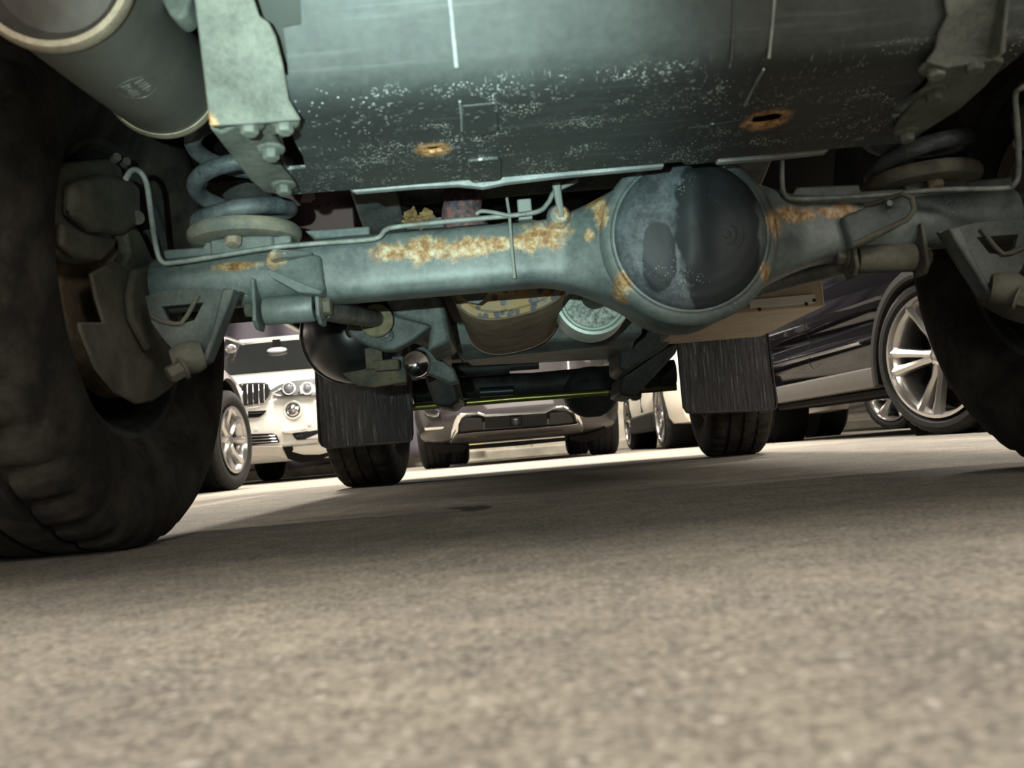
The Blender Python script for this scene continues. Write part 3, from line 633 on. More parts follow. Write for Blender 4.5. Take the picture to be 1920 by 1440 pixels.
# ---- further forward: exhaust box, prop drum, gearbox skid, tank, front axle
rc = Vector((.012, 1.70, .45)); ring = []
def oval(y, k_, dz_=0, n=2.6):
    o = []
    for i in range(64):
        a = 2 * PI * i / 64; x = .122 * k_ * math.copysign(abs(math.cos(a)) ** (2 / n), math.cos(a)); z = .094 * k_ * math.copysign(abs(math.sin(a)) ** (2 / n), math.sin(a))
        c_, s_ = math.cos(.16), math.sin(.16); o.append(Vector((rc.x + x * c_ - z * s_, y, rc.z + dz_ + x * s_ + z * c_)))
    return o
ex = part('exhaust_box', MB().rings([oval(1.70, .985), oval(1.704, 1), oval(2.30, 1), oval(2.306, .985)], cap=False), RUSTY, smooth=60)
obj('end_plate', MB().rings([oval(1.712, .97), oval(1.706, .972), oval(1.7065, .86), oval(1.712, .80), oval(1.712, .02)], cap=False), SPOTTED, ex, smooth=30)
obj('end_seam', MB().tube(oval(1.702, .99) + [oval(1.702, .99)[0]], .0022, 8), RUSTY, ex); obj('end_seam', MB().tube(oval(2.303, .995) + [oval(2.303, .995)[0]], .003, 8), RIMSTEEL, ex)
part('exhaust_bracket', MB().prism([P(x, y, 1.60) for x, y in ((840, 530), (925, 530), (908, 562), (897, 570), (878, 567), (874, 564))], (0, .004, 0)), CHASSIS, bevel=.001)
part('exhaust_pipe', MB().tube([P(868, 330, 1.66), P(868, 375, 1.60), P(868, 420, 1.58), Vector((-.02, 1.62, .47)), Vector((0, 1.72, .46))], .036, 24, 6), RPIPE)
dd = P(1112, 558, 2.0)
pd = part('brake_drum', MB().lathe(dd, (0, -1, .05), [(.088, -.10), (.089, -.004), (.087, .002), (.080, .003), (.078, -.003), (.074, -.008), (.070, -.008), (.068, -.002)], 64), DRUMR)
obj('drum_face', MB().lathe(dd, (0, -1, .05), [(.070, -.006), (.05, -.004), (.02, -.005), (.0005, -.005)], 48), DRUMW, pd)
part('propeller_shaft', MB().tube([Vector((dx - .02, 1.42, dz + .03)), Vector((dd.x, 1.98, dd.z))], .03, 24), BLACKS)
part('pinion_flange', MB().lathe((dx - .01, 1.36, dz + .01), (0, 1, 0), [(.08, 0), (.075, .03), (.05, .06), (.045, .08), (.0005, .08)], 40), BLACKS)
z1 = P(1000, 655, 2.35).z; z0 = P(870, 684, 2.45).z
sk = [P(838, 600, 2.35), P(1195, 590, 2.35), P(1195, 630, 2.35), P(850, 650, 2.35)]
part('gearbox_skid', MB().rings([[P(838, 606, 2.35), P(1210, 575, 2.35), P(1205, 628, 2.36), P(848, 653, 2.36)], [P(842, 606, 2.4), P(1205, 575, 2.4), P(1188, 643, 2.42), P(868, 676, 2.42)], [P(846, 620, 3.0), P(1200, 590, 3.0), P(1180, 672, 3.0), P(884, 686, 3.0)]]), CHASSIS, bevel=.008, smooth=20)
part('front_cross_member', MB().prism([P(x, y, 2.7) for x, y in ((1160, 655), (1240, 600), (1290, 590), (1250, 650), (1225, 665), (1175, 700), (1160, 690))], (0, .3, 0)), BLACKS, bevel=.01)
part('steering_damper', MB().tube([P(848, 694, 3.2), P(900, 692, 3.2), P(955, 688, 3.2)], [.026, .026, .024], 20).tube([P(955, 686, 3.2), P(1010, 682, 3.2)], .02, 16), BLACKS)
part('side_tank', MB().lathe(P(668, 628, 2.05), (.55, -1, -.22), [(.0005, .10), (.04, .097), (.08, .08), (.106, .045), (.116, 0), (.116, -.05), (.12, -.052), (.12, -.062), (.112, -.066), (.095, -.13), (.06, -.17), (.0005, -.18)], 56), plain('gloss_black_tank', (.010, .013, .014), .28, 0, .0, .3, 10))
part('tank_strap', MB().box(P(683, 652, 1.92), P(718, 690, 1.92) + Vector((0, .012, 0))).box(P(700, 676, 1.91), P(748, 692, 1.91) + Vector((0, .03, 0))).prism([P(x, y, 1.95) for x, y in ((640, 700), (718, 684), (760, 690), (762, 716), (700, 726), (668, 722))], (0, .02, 0)), grime('strap_rusty', (.06, .065, .055), (.17, .14, .08), 30, .8), bevel=.003)
part('tank_strap', MB().box(P(733, 668, 2.0), P(760, 720, 2.0) + Vector((0, .03, 0))), CHASSIS, bevel=.004)
part('reflector_cup', MB().lathe(P(780, 682, 2.15), (0, -1, -.2), [(.0005, 0), (.02, .002), (.026, .008), (.032, .010), (.034, .0), (.034, -.03)], 32), CHROMEB)
part('chassis_bracket', MB().prism([P(x, y, 2.2) for x, y in ((765, 640), (800, 650), (850, 690), (860, 715), (845, 720), (800, 700), (770, 712))], (0, .06, 0)), CHASSIS, bevel=.006)
part('radius_arm', MB().prism([P(x, y, 2.9) for x, y in ((790, 690), (850, 700), (862, 750), (845, 765), (815, 760))], (0, .3, 0)), BLACKS, bevel=.01)
part('radius_arm', MB().prism([P(x, y, 2.9) for x, y in ((1245, 648), (1270, 640), (1270, 660), (1190, 745), (1160, 740), (1165, 705))], (0, .3, 0)), BLACKS, bevel=.01)
fa = part('front_axle', MB().tube([P(775, 735, 3.8), P(850, 726, 3.8), P(1000, 722, 3.8), P(1265, 697, 3.8)], .054, 28).ball(P(1108, 735, 3.78), .125, 28, (1, .8, .9)), BLACKS, smooth=70)
obj('axle_damper', MB().tube([P(900, 736, 3.6), P(962, 732, 3.6)], .02, 16), plain('teal_black_steel', (.02, .035, .04), .35), fa)
tr = part('track_rod', MB().tube([P(772, 764, 3.55), P(960, 748, 3.55), P(1140, 735, 3.55)], .0145, 16), BRASS)
obj('rod_end', MB().tube([P(1140, 735, 3.55), P(1220, 729, 3.55), P(1268, 725, 3.55)], .016, 16), plain('dull_rod_end', (.05, .055, .02), .45, .6), tr)
part('steering_knuckle', MB().prism([P(x, y, 3.6) for x, y in ((1182, 734), (1204, 731), (1203, 746), (1198, 750), (1188, 750), (1184, 746))], (0, .06, 0)), BLACKS, bevel=.004)
# cream underfloor box at the right
zc_ = P(1547, 574, 2.2).z; x0 = P(1300, 600, 2.2).x; x1 = P(1547, 574, 2.2).x
cb = part('underfloor_box', MB().box((x0, 2.2, zc_), (x1, 2.78, .62)), CREAM, bevel=.003)
q0 = P(1408, 600, 2.195); q1 = P(1530, 580, 2.195)
obj('edge_strip', MB().box((q0.x, 2.192, zc_ + .010), (q1.x, 2.199, zc_ + .032)), STRIPM, cb, bevel=.001)
for x, y in ((1424, 580), (1512, 570), (1527, 563)): obj('rivet', MB().lathe(P(x, y, 2.192), (0, -1, 0), [(.005, 0), (.004, .002), (.0004, .003)], 12), BLACKS, cb)
# mud flaps behind the front wheels
def flap(pts, Y):
    q = [P(x, y, Y) for x, y in pts]; c = sum(q, Vector()) / len(q)
    o = part('mud_flap', MB().prism(q, (0, .008, 0)), FLAP, bevel=.002)
    e = [c + (p - c) * .985 + Vector((0, -.002, 0)) for p in q]; lo = e[:]
    obj('flap_edge', MB().tube(lo + [lo[0]], .005, 8), FLAP, o); return o
flap([(588, 640), (770, 630), (775, 815), (773, 824), (766, 830), (612, 840), (603, 836), (598, 828)], 3.28)
flap([(1268, 640), (1440, 620), (1448, 690), (1457, 752), (1456, 764), (1448, 769), (1296, 776), (1286, 773), (1280, 764)], 3.28)
# ------------------------------------------------------------------ parked cars
WHITE = plain('white_car_paint', (.58, .565, .52), .25, 0, .6, .03, 4)
GREYP = plain('warm_grey_car_paint', (.040, .034, .035), .3, .3, .5, .05, 4)
SILVER = plain('silver_car_paint', (.40, .37, .38), .32, .5, .7, .05, 4)
CREAMP = plain('cream_car_paint', (.66, .60, .50), .32, 0, .6, .04, 4)
BLACKP = plain('black_car_paint', (.003, .003, .004), .03, 0, 0, .05, 4, .28)
DARKP = plain('charcoal_car_paint', (.02, .02, .022), .25, 0, .8)
TRIM = plain('black_plastic_trim', (.0035, .0034, .0034), .6, spec=.12)
TRIMG = plain('grey_plastic_trim', (.020, .019, .018), .6, spec=.2)
SKID = plain('silver_skid_plate', (.52, .49, .44), .4, .4)
CHROME = plain('chrome', (.80, .79, .77), .12, 1.0)
ALLOY = plain('bright_alloy', (.52, .50, .48), .24, .9)
ALLOYD = plain('grey_alloy', (.30, .285, .28), .28, .9)
WIN = glass('tinted_window', (.02, .022, .022), .55)
LENS = glass('lamp_lens', (.05, .052, .055), .10)
LAMPIN = plain('lamp_inside', (.007, .007, .0075), .3, .0)
INSIDE = plain('car_inside', (.05, .048, .046), .8)
k = NT('car_tyre'); c = k.mix(k.noise(30, 5), (.005, .005, .005), (.020, .019, .018)); k.bump(k.noise(1, 3, .5, k.map((9, 9, 120))), .3, .004); CTYRE = k.done(c, .75, 0, .3)

def car_wheel(par, c, out, R=.36, w=.24, rim=.25, spokes=5, pair=.0, mat=None, rimlip=True, sw=.035, seg=120, a0=0.0, back=None):
    c = Vector(c); out = Vector(out).normalized(); mat = mat or ALLOY
    pr = tyre_prof(R, w, rim)
    ty = obj('wheel', MB().lathe(c, out, pr, seg, rmod=lambda i, j, r: (-.006 if (i % 4 == 0 and j in (7, 8, 9, len(pr) - 10, len(pr) - 9, len(pr) - 8)) else 0)), CTYRE, par, smooth=50)
    h = w / 2
    rm = MB().lathe(c, out, [(rim - .006, -h * .8), (rim - .03, -h * .2), (rim - .03, h * .35), (rim - .018, h * .7), (rim + .008, h * .88), (rim + .010, h * .96), (rim - .004, h * .97), (rim - .010, h * .8)], 72)
    e1 = (Vector((0, 0, 1)) - out * out.z).normalized(); e2 = out.cross(e1)
    rm.lathe(c, out, [(.0005, h * .72), (.03, h * .74), (.034, h * .66), (.062, h * .62), (.07, h * .4), (.0005, h * .3)], 40)
    for s in range(spokes):
        for q in ((-pair, pair) if pair else (0,)):
            a = a0 + 2 * PI * s / spokes
            def pt(r, b, hh):
                aa = a + q; return c + out * hh + r * (math.cos(aa) * e1 + math.sin(aa) * e2) + b * (-math.sin(aa) * e1 + math.cos(aa) * e2)
            rs = [[pt(r, -ww, hh - .03), pt(r, ww, hh - .03), pt(r, ww * .8, hh), pt(r, 0, hh + .012), pt(r, -ww * .8, hh)] for r, ww, hh in ((.05, sw * .8, h * .62), (.12, sw * .6, h * .60), (rim * .75, sw * .72, h * .72), (rim - .004, sw, h * .84))]
            rm.rings(rs)
    obj('rim', rm, mat, ty, smooth=35)
    obj('brake_disc', MB().lathe(c, out, [(.0005, -h * .1), (rim * .6, -h * .1), (rim * .6, -h * .3), (.0005, -h * .3)], 40), TRIMG if not back else back, ty)
    obj('wheel_back', MB().lathe(c, out, [(.0005, -h * .55), (rim - .01, -h * .55), (rim - .01, -h * .6), (.0005, -h * .6)], 40), TRIM, ty)
    return ty
def copy_wheel(ty, par, d, flip=None):
    c = ty.copy(); COL.objects.link(c); c.parent = par
    m = Matrix.Translation(Vector(d)) @ ty.matrix_basis
    c.matrix_basis = m if flip is None else m
    for ch in ty.children:
        q = ch.copy(); COL.objects.link(q); q.parent = c
    return c

# ---- cars that face the camera
class Front:
    def __init__(s, root, xc, yf, hw, prof, mat, corner=.30, glasszone=None):
        s.xc, s.yf, s.hw, s.prof, s.corner, s.root = xc, yf, hw, prof, corner, root
        zmax = max(p[1] for p in prof); s.fr = []
        for p in prof:
            s.fr.append(p)
            if p[1] >= zmax: break
        nf = len(s.fr); T = [-1, -.985, -.94, -.86, -.75, -.6, -.4, -.2, 0, .2, .4, .6, .75, .86, .94, .985, 1]; rings = []
        for t in T:
            ring = []
            for i, (dy, z, wf) in enumerate(prof):
                y = yf + dy + (corner if i < nf - 1 else -corner * .6 if i > nf else 0) * abs(t) ** 5
                ring.append(Vector((xc + hw * wf * t, y, z)))
            rings.append(ring)
        mb = MB(); n = len(prof); mb.v = [tuple(p) for r in rings for p in r]
        for kk in range(len(T) - 1):
            for i in range(n):
                if glasszone is not None and i == glasszone and .05 < kk / (len(T) - 1) < .94 and 1 < kk < len(T) - 3: continue
                j = (i + 1) % n; mb.f.append((kk * n + i, kk * n + j, (kk + 1) * n + j, (kk + 1) * n + i))
        mb.f += [tuple(range(n)), tuple(range((len(T) - 1) * n, len(T) * n))]
        s.body = obj('body', mb, mat, root, smooth=45)
    def f(s, x, z):
        fr = s.fr
        if z <= fr[0][1]: dy, wf = fr[0][0], fr[0][2]
        elif z >= fr[-1][1]: dy, wf = fr[-1][0], fr[-1][2]
        else:
            for a, b in zip(fr, fr[1:]):
                if a[1] <= z <= b[1]:
                    q = (z - a[1]) / max(1e-6, b[1] - a[1]); dy = a[0] + (b[0] - a[0]) * q; wf = a[2] + (b[2] - a[2]) * q; break
        return s.yf + dy + s.corner * min(1, abs((x - s.xc) / (s.hw * wf))) ** 5
    def pt(s, px, py, off=0):
        Y = s.yf
        for _ in range(25): p = P(px, py, Y); Y = .5 * Y + .5 * s.f(p.x, p.z)
        p = P(px, py, Y); p.y -= off; return p
    def tr(s, name, pts, mat, th=.012, parent=None, back=.03, bevel=.004, off=0):
        q = [s.pt(x, y, off) + Vector((0, -th, 0)) for x, y in pts]
        return obj(name, MB().prism(q, (0, th + back, 0)), mat, parent or s.root, bevel=bevel)
    def ringp(s, name, px, py, r, mat, th=.02, rr=.2, parent=None):
        c = s.pt(px, py); return obj(name, MB().lathe(c + Vector((0, -th, 0)), (0, -1, 0), [(r, -.03), (r, 0), (r * .92, .006), (r * (1 - rr), 0), (r * (1 - rr), -.02)], 32), mat, parent or s.root)

# white SUV
ws = thing('white_car', 'white SUV facing us with dark slatted nose grille, clear round fog lamp and tinted windscreen', 'car', (-2.5, 9.6, 0))
wprof = [(.16, .19, .93), (.04, .27, .97), (0, .36, .99), (0, .52, 1), (0, .64, 1), (.02, .76, 1), (.05, .90, .98), (.13, .965, .94), (.55, 1.06, .90), (1.02, 1.13, .86), (1.80, 1.56, .70), (2.0, 1.60, .69), (2.5, 1.62, .69), (3.9, 1.60, .68), (4.6, 1.1, .9), (4.75, .6, .98), (4.65, .25, .95)]
WF = Front(ws, -2.52, 7.95, .97, wprof, WHITE, .34, glasszone=9)
tr_ = WF.tr
obj('cabin', MB().box((-3.1, 9.35, .75), (-1.9, 11.6, 1.06)).box((-3.1, 11.5, .75), (-1.9, 11.65, 1.5)), INSIDE, ws)
g = [[WF.pt(x, y, .006) for x in (425, 446, 470, 500, 540, 580, 620, 645)] for y in (0,)]
a_, b_ = wprof[9], wprof[10]; gl = []
for q in (0.02, .25, .5, .75, .98):
    row = []
    for i in range(17):
        t = -.92 + 1.84 * i / 16; row.append(Vector((-2.52 + .97 * (a_[2] + (b_[2] - a_[2]) * q) * t, 7.95 + a_[0] + (b_[0] - a_[0]) * q + .34 * abs(t) ** 5 - .004, a_[1] + (b_[1] - a_[1]) * q)))
    gl.append(row)
wsd = obj('windscreen', MB().grid(gl), WIN, ws, smooth=80)
mc = P(519, 657, 9.45); mi = obj('rear_view_mirror', MB().ball(mc, .11, 20, (1.0, .25, .32)), plain('mirror_back', (.45, .45, .45), .4), ws, smooth=80)
obj('mirror_stem', MB().box(mc + Vector((-.04, -.01, .02)), mc + Vector((.04, .03, .12))), TRIM, mi)
for s in (-1, 1): obj('roof_rail', MB().tube([Vector((-2.52 + s * .66, 9.7, 1.60)), Vector((-2.52 + s * .66, 9.85, 1.66)), Vector((-2.52 + s * .66, 11.6, 1.66)), Vector((-2.52 + s * .66, 11.8, 1.6))], .022, 10, 4), CHROME, ws)
obj('roof_bar', MB().box((-3.2, 10.3, 1.655), (-1.85, 10.38, 1.70)), WHITE, ws, bevel=.01)
for pts in ([(444, 723), (452, 719.5), (480, 717.5), (496, 717.5), (506, 721.5), (509.5, 731), (506.5, 745), (497, 757), (468, 762), (450, 763), (445, 752)],):
    gr = tr_('kidney_grille', pts, CHROME, .03)
    tr_('grille_inset', [(447, 726), (456, 722.5), (480, 720.5), (494, 720.5), (503.5, 724), (506, 731.5), (503, 744), (495, 754), (468, 759), (452, 760)], TRIM, .034, gr, .0)
    for x in (457, 466.5, 477, 488, 498): tr_('grille_bar', [(x - 1.6, 722), (x + .2, 721.5), (x + 1.2, 758 - max(0, x - 485) * .4), (x - .6, 758 - max(0, x - 485) * .4)], CHROME, .046, gr, .0, .002)
tr_('kidney_grille', [(374, 730), (430, 724), (436, 732), (436, 756), (430, 766), (385, 768), (376, 755)], TRIM, .03)
hl = tr_('headlamp', [(510.5, 731.5), (528, 721.5), (551, 714.8), (588, 711), (622, 708), (640, 712), (636, 730), (622, 739), (591, 742), (559, 742), (528, 745), (514.5, 742)], LAMPIN, .058)
for x in (545, 579):
    r_ = WF.ringp('lamp_ring', x, 729.5, .058, plain('lamp_ring_white', (.85, .86, .88), .3), .072, .16, hl)
    c = WF.pt(x, 729.5); obj('projector', MB().ball(c + Vector((0, -.064, 0)), .040, 20, (1, .5, 1)), plain('projector_glass', (.16, .17, .19), .08, .3), hl, smooth=80)
tr_('lamp_blade', [(513, 736), (530, 728), (532, 731), (518, 738), (531, 741), (529, 744), (514, 741)], CHROME, .066, hl, 0, .002)
tr_('lamp_lens', [(510.5, 731.5), (528, 721.5), (551, 714.8), (588, 711), (622, 708), (640, 712), (636, 730), (622, 739), (591, 742), (559, 742), (528, 745), (514.5, 742)], LENS, .10, hl, -.096, .002)
c = WF.pt(549.5, 768.7)
fg = obj('fog_lamp', MB().lathe(c + Vector((0, -.004, 0)), (0, -1, 0), [(.088, -.02), (.088, .004), (.080, .008), (.062, .002), (.060, -.004)], 40), WHITE, ws)
obj('fog_glass', MB().lathe(c + Vector((0, -.004, 0)), (0, -1, 0), [(.060, -.004), (.058, .008), (.052, .010), (.050, .004), (.03, .010), (.0005, .012)], 32), CHROME, fg)
obj('fog_bezel', MB().lathe(c + Vector((0, -.006, 0)), (0, -1, 0), [(.066, -.01), (.064, .008), (.057, .008), (.056, -.01)], 32), TRIM, fg)
def vent(name, pts, slats, mat=TRIM, th=.022, sm=None):
    v = tr_(name, pts, mat, th)
    for s in slats: tr_('vent_slat', s, sm or CHROME, .034, v, 0, .002)
    return v
vent('upper_intake', [(466, 771), (500, 769.5), (494, 777), (486, 782), (466, 784)], [[(467, 775.5), (494, 774), (493, 775.5), (467, 777)]], sm=TRIMG)
vent('lower_grille', [(462, 814), (511, 812.5), (519, 816), (525, 829), (462, 836)], [[(463, 818.6 + q * 5.6), (518 + q * 2, 816.4 + q * 5.2), (518.5 + q * 2, 817.8 + q * 5.2), (463, 820.2 + q * 5.6)] for q in range(3)])
vent('side_vent', [(549, 813), (596, 806.5), (640, 802), (640, 820), (596, 822.6), (558, 825.5), (552, 820)], [[(557, 818), (636, 811), (636, 812.5), (557, 819.5)]], sm=TRIMG)
tr_('vent_chrome', [(529, 809.5), (545, 807.5), (640, 797), (640, 801.5), (548, 812.5), (536, 812)], CHROME, .045)
tr_('skid_plate', [(455, 837), (528, 836.5), (534, 848), (541, 860), (526, 857), (512, 854.5), (455, 857)], SKID, .03)
tr_('lower_bumper', [(531, 838), (599, 832.5), (650, 828), (650, 846), (618, 854), (600, 862), (565, 868), (542, 860.5)], TRIM, .034)
for x, y in ((480, 804), (580, 795)): c = WF.pt(x, y); obj('parking_sensor', MB().lathe(c, (0, -1, 0), [(.018, -.01), (.018, .004), (.0005, .006)], 20), WHITE, ws)
obj('underbody', MB().box((-3.3, 8.5, .24), (-1.75, 12.2, .34)), TRIM, ws)
for x, y in ((-3.33, 8.95), (-1.72, 8.95), (-3.33, 11.8), (-1.72, 11.8)): car_wheel(ws, (x, y, .37), (math.copysign(1, x + 2.52), 0, 0), .37, .27, .25, 5, .16, seg=96)
cut(WF.body, [MB().cyl((-2.52 + s * .62, 8.95, .37), (-2.52 + s * 1.1, 8.95, .37), .44, 40) for s in (-1, 1)])
for p in WF.body.data.polygons: p.use_smooth = True
WF.body.data.set_sharp_from_angle(angle=math.radians(40))

# warm grey SUV straight ahead
gs = thing('grey_car', 'dark warm-grey SUV facing us with chrome-framed lower grille and a round camera in it', 'car', (.02, 9.8, 0))
gprof = [(.22, .22, .86), (.10, .26, .93), (.02, .33, .97), (0, .42, .99), (0, .50, 1), (.02, .60, 1), (.05, .75, 1), (.07, .95, .98), (.2, 1.03, .95), (1.0, 1.12, .88), (1.8, 1.62, .72), (2.2, 1.68, .70), (3.9, 1.65, .70), (4.6, 1.1, .9), (4.7, .5, .97), (4.6, .27, .93)]
GF = Front(gs, .02, 7.98, .98, gprof, GREYP, .38); tr_ = GF.tr
def cz(pts): return [(740 + .22917 * x, 640 + .22917 * y) for x, y in pts]
lf = tr_('lower_grille', cz([(520, 745), (512, 690), (545, 640), (600, 618), (690, 606), (740, 612), (1240, 582), (1300, 566), (1400, 572), (1465, 600), (1490, 680), (1150, 712), (700, 742)]), TRIM, .02)
tr_('grille_frame', cz([(455, 838), (468, 740), (490, 650), (515, 605), (560, 592), (590, 600), (550, 628), (525, 680), (520, 745), (500, 762)]), CHROME, .04)
tr_('grille_frame', cz([(500, 762), (700, 744), (1150, 712), (1475, 680), (1500, 672), (1545, 700), (1540, 742), (1300, 768), (800, 808), (455, 838)]), plain('brushed_frame', (.42, .40, .38), .3, .9), .044)
tr_('grille_frame', cz([(1465, 580), (1500, 588), (1530, 660), (1545, 742), (1520, 735), (1500, 680)]), CHROME, .04)
tr_('grille_frame', cz([(512, 606), (560, 590), (670, 580), (690, 584), (740, 602), (1000, 590), (1215, 574), (1290, 540), (1385, 530), (1470, 578), (1440, 580), (1385, 545), (1300, 552), (1230, 588), (740, 618), (680, 598), (590, 602)]), CHROME, .04)
me_ = tr_('grille_mesh', cz([(735, 622), (1248, 590), (1246, 680), (740, 716)]), TRIM, .026, lf, 0)
for q in range(9):
    y0 = 624 + q * 11; tr_('mesh_bar', cz([(738, y0), (940, y0 - 12.4), (940, y0 - 8.6), (738, y0 + 4)]), TRIMG, .036, me_, 0, 0); tr_('mesh_bar', cz([(1042, y0 - 19), (1246, y0 - 31.6), (1246, y0 - 28), (1042, y0 - 15)]), TRIMG, .036, me_, 0, 0)
for q in range(10):
    for x0 in (748, 1052): tr_('mesh_bar', cz([(x0 + q * 20, 622 - (x0 + q * 20 - 738) * .062), (x0 + q * 20 + 4, 622 - (x0 + q * 20 - 738) * .062), (x0 + q * 20 + 4, 716 - (x0 + q * 20 - 738) * .068), (x0 + q * 20, 716 - (x0 + q * 20 - 738) * .068)]), TRIMG, .036, me_, 0, 0)
ca = tr_('camera_housing', cz([(945, 628), (1038, 622), (1042, 688), (948, 698)]), TRIM, .044)
c = GF.pt(*cz([(990, 662)])[0]); obj('camera_lens', MB().lathe(c + Vector((0, -.044, 0)), (0, -1, 0), [(.030, -.01), (.030, .008), (.024, .012), (.020, .006), (.012, .010), (.0005, .013)], 28), plain('camera_glass', (.01, .01, .012), .08), ca)
obj('lens_ring', MB().lathe(c + Vector((0, -.044, 0)), (0, -1, 0), [(.032, 0), (.032, .010), (.029, .012), (.028, 0)], 28), TRIMG, ca)
for pts in ([(545, 645), (600, 628), (712, 632), (722, 718), (545, 742), (525, 718)], [(1268, 590), (1395, 580), (1440, 605), (1462, 655), (1440, 668), (1268, 684)]):
    d_ = tr_('duct_cover', cz(pts), TRIMG, .032, lf, 0, .004)
for pts in ([(275, 830), (455, 842), (592, 850), (570, 902), (400, 922), (320, 895)], [(1420, 782), (1560, 765), (1725, 702), (1702, 780), (1570, 822), (1440, 815)]): tr_('corner_lip', cz(pts), TRIM, .034)
tr_('lower_valance', cz([(592, 850), (1420, 782), (1400, 815), (1000, 855), (610, 885)]), TRIM, .022)
hl = tr_('headlamp', cz([(240, 545), (320, 540), (365, 575), (365, 640), (300, 640), (250, 610)]), LAMPIN, .02); tr_('lamp_strip', cz([(240, 570), (265, 590), (330, 600), (362, 585), (362, 610), (330, 622), (270, 610)]), CHROME, .03, hl, 0)
hl = tr_('headlamp', cz([(1540, 555), (1700, 530), (1730, 560), (1700, 590), (1580, 600)]), LAMPIN, .02); tr_('lamp_strip', cz([(1560, 590), (1720, 578), (1725, 600), (1600, 612)]), CHROME, .03, hl, 0)
tr_('fog_strip', cz([(240, 708), (300, 705), (405, 696), (395, 718), (250, 730)]), CHROME, .016)
obj('underbody', MB().box((-.7, 8.6, .26), (.72, 12.2, .36)), TRIM, gs)
for x, y in ((-.82, 8.85), (.86, 8.85), (-.80, 11.7), (.80, 11.7)): car_wheel(gs, (x, y, .375), (math.copysign(1, x), 0, 0), .375, .29, .24, 5, .16, seg=96)
cut(GF.body, [MB().cyl((.02 + s * .58, 8.85, .37), (.02 + s * 1.1, 8.85, .37), .44, 40) for s in (-1, 1)])
for p in GF.body.data.polygons: p.use_smooth = True
GF.body.data.set_sharp_from_angle(angle=math.radians(40))

# ---- cars seen along their sides
def side_body(root, xs, s, W_, sec, st, mat, name='body', wells=(), R=.4, smooth=40):
    rings = []
    for y, ins, zt in st:
        half = [(xs + s * (o + ins), .3 + (z - .3) * zt if z > .3 else z) for o, z in sec]; oth = [(xs + s * (W_ - o - ins), .3 + (z - .3) * zt if z > .3 else z) for o, z in sec[::-1]]
        rings.append([Vector((x, y, z)) for x, z in half + oth])
    b = obj(name, MB().rings(rings), mat, root, smooth=smooth)
    if wells:
        cut(b, [MB().cyl((xs + s * (W_ * e - .32 if e else -.2), y, .36), (xs + s * (W_ * e + .2 if e else .32), y, .36), R + .045, 48) for y in wells for e in (0, 1)])
        for p in b.data.polygons: p.use_smooth = True
        b.data.set_sharp_from_angle(angle=math.radians(smooth))
        for y in wells:
            for e in (0, 1): obj('wheel_well', MB().lathe((xs + s * (.06 if not e else W_ - .06), y, .36), (s if not e else -s, 0, 0), [(R + .043, 0), (R + .043, .25), (.0005, .25)], 40), TRIM, root)
    return b

# glossy black SUV at the right
bs = thing('black_car', 'glossy black SUV at the right showing its flank and a large twin-spoke alloy wheel', 'car', (2.08, 4.4, 0), .0997, world=False)
sec = [(.30, .28), (.10, .29), (.06, .31), (.045, .40), (.03, .47), (.012, .50), (.0, .56), (.002, .60), (.030, .635), (.034, .66), (.012, .69), (.0, .76), (.004, .84), (.03, .93), (.045, .955), (.04, .975), (.07, 1.06), (.5, 1.10)]
side_body(bs, 0, 1, 1.94, sec, [(-.98, .30, .85), (-.86, .08, .95), (-.6, .0, 1), (-.3, 0, 1), (0, 0, 1), (.5, 0, 1), (1.0, 0, 1), (1.6, 0, 1), (2.3, 0, 1), (2.9, 0, 1), (3.15, .08, .97), (3.28, .30, .9)], BLACKP, wells=(0, 2.5), R=.40, smooth=50)
side_body(bs, .07, 1, 1.80, [(.02, 1.04), (.24, 1.58), (.36, 1.66), (.6, 1.70)], [(.1, .35, .8), (.6, .05, 1), (2.4, .05, 1), (3.1, .2, .85)], plain('black_car_windows', (.01, .01, .012), .05, 0, .5), 'cabin')
sl = obj('side_sill', MB().rings([[Vector((.05 + q, y, z)) for q, z in ((.10, .275), (-.03, .29), (-.045, .33), (-.04, .395), (.02, .42))] for y in (.47, 1.2, 2.03)]), plain('sill_grey', (.095, .088, .08), .5, .1), bs, smooth=30)
obj('sill_lower', MB().box((.06, .46, .235), (.4, 2.05, .28)), TRIM, bs, bevel=.01)
obj('side_moulding', MB().rings([[Vector((.012 + a, y, .553 + b)) for a, b in ((0, -.014), (-.02, -.006), (-.02, .006), (0, .014))] for y in (.62, 1.3, 2.02)]), CHROME, bs)
for y in (0, 2.5):
    ar = [Vector((.02, y + .455 * math.cos(a), .36 + .455 * math.sin(a))) for a in [-.12 + (PI + .24) * i / 36 for i in range(37)]]
    a2 = [Vector((.0, p.y, p.z)) for p in ar]
    mb = MB().rings([[Vector((x, y + r * math.cos(a), .36 + r * math.sin(a))) for x, r in ((.10, .44), (-.018, .44), (-.026, .455), (-.022, .49), (.0, .505), (.10, .505))] for a in [-.15 + (PI + .3) * i / 48 for i in range(49)]])
    obj('arch_trim', mb, TRIMG, bs, smooth=30)
obj('door_seam', MB().rings([[Vector((o - .0015, y, z)), Vector((o - .0015, y + .007, z)), Vector((o + .02, y + .007, z)), Vector((o + .02, y, z))] for o, z in sec[4:15] for y in (1.32,)]), TRIM, bs)
steer = Vector((-math.cos(.22), -math.sin(.22), 0))
car_wheel(bs, (.16, 0, .40), steer, .40, .29, .305, 5, .17, ALLOY, sw=.034, seg=160, a0=PI / 2)
car_wheel(bs, (.15, 2.5, .39), (-1, 0, 0), .39, .29, .30, 5, .115, ALLOY, sw=.030, seg=96)
for y in (0, 2.5): car_wheel(bs, (1.79, y, .39), (1, 0, 0), .39, .29, .30, 5, .115, ALLOY, sw=.030, seg=64)

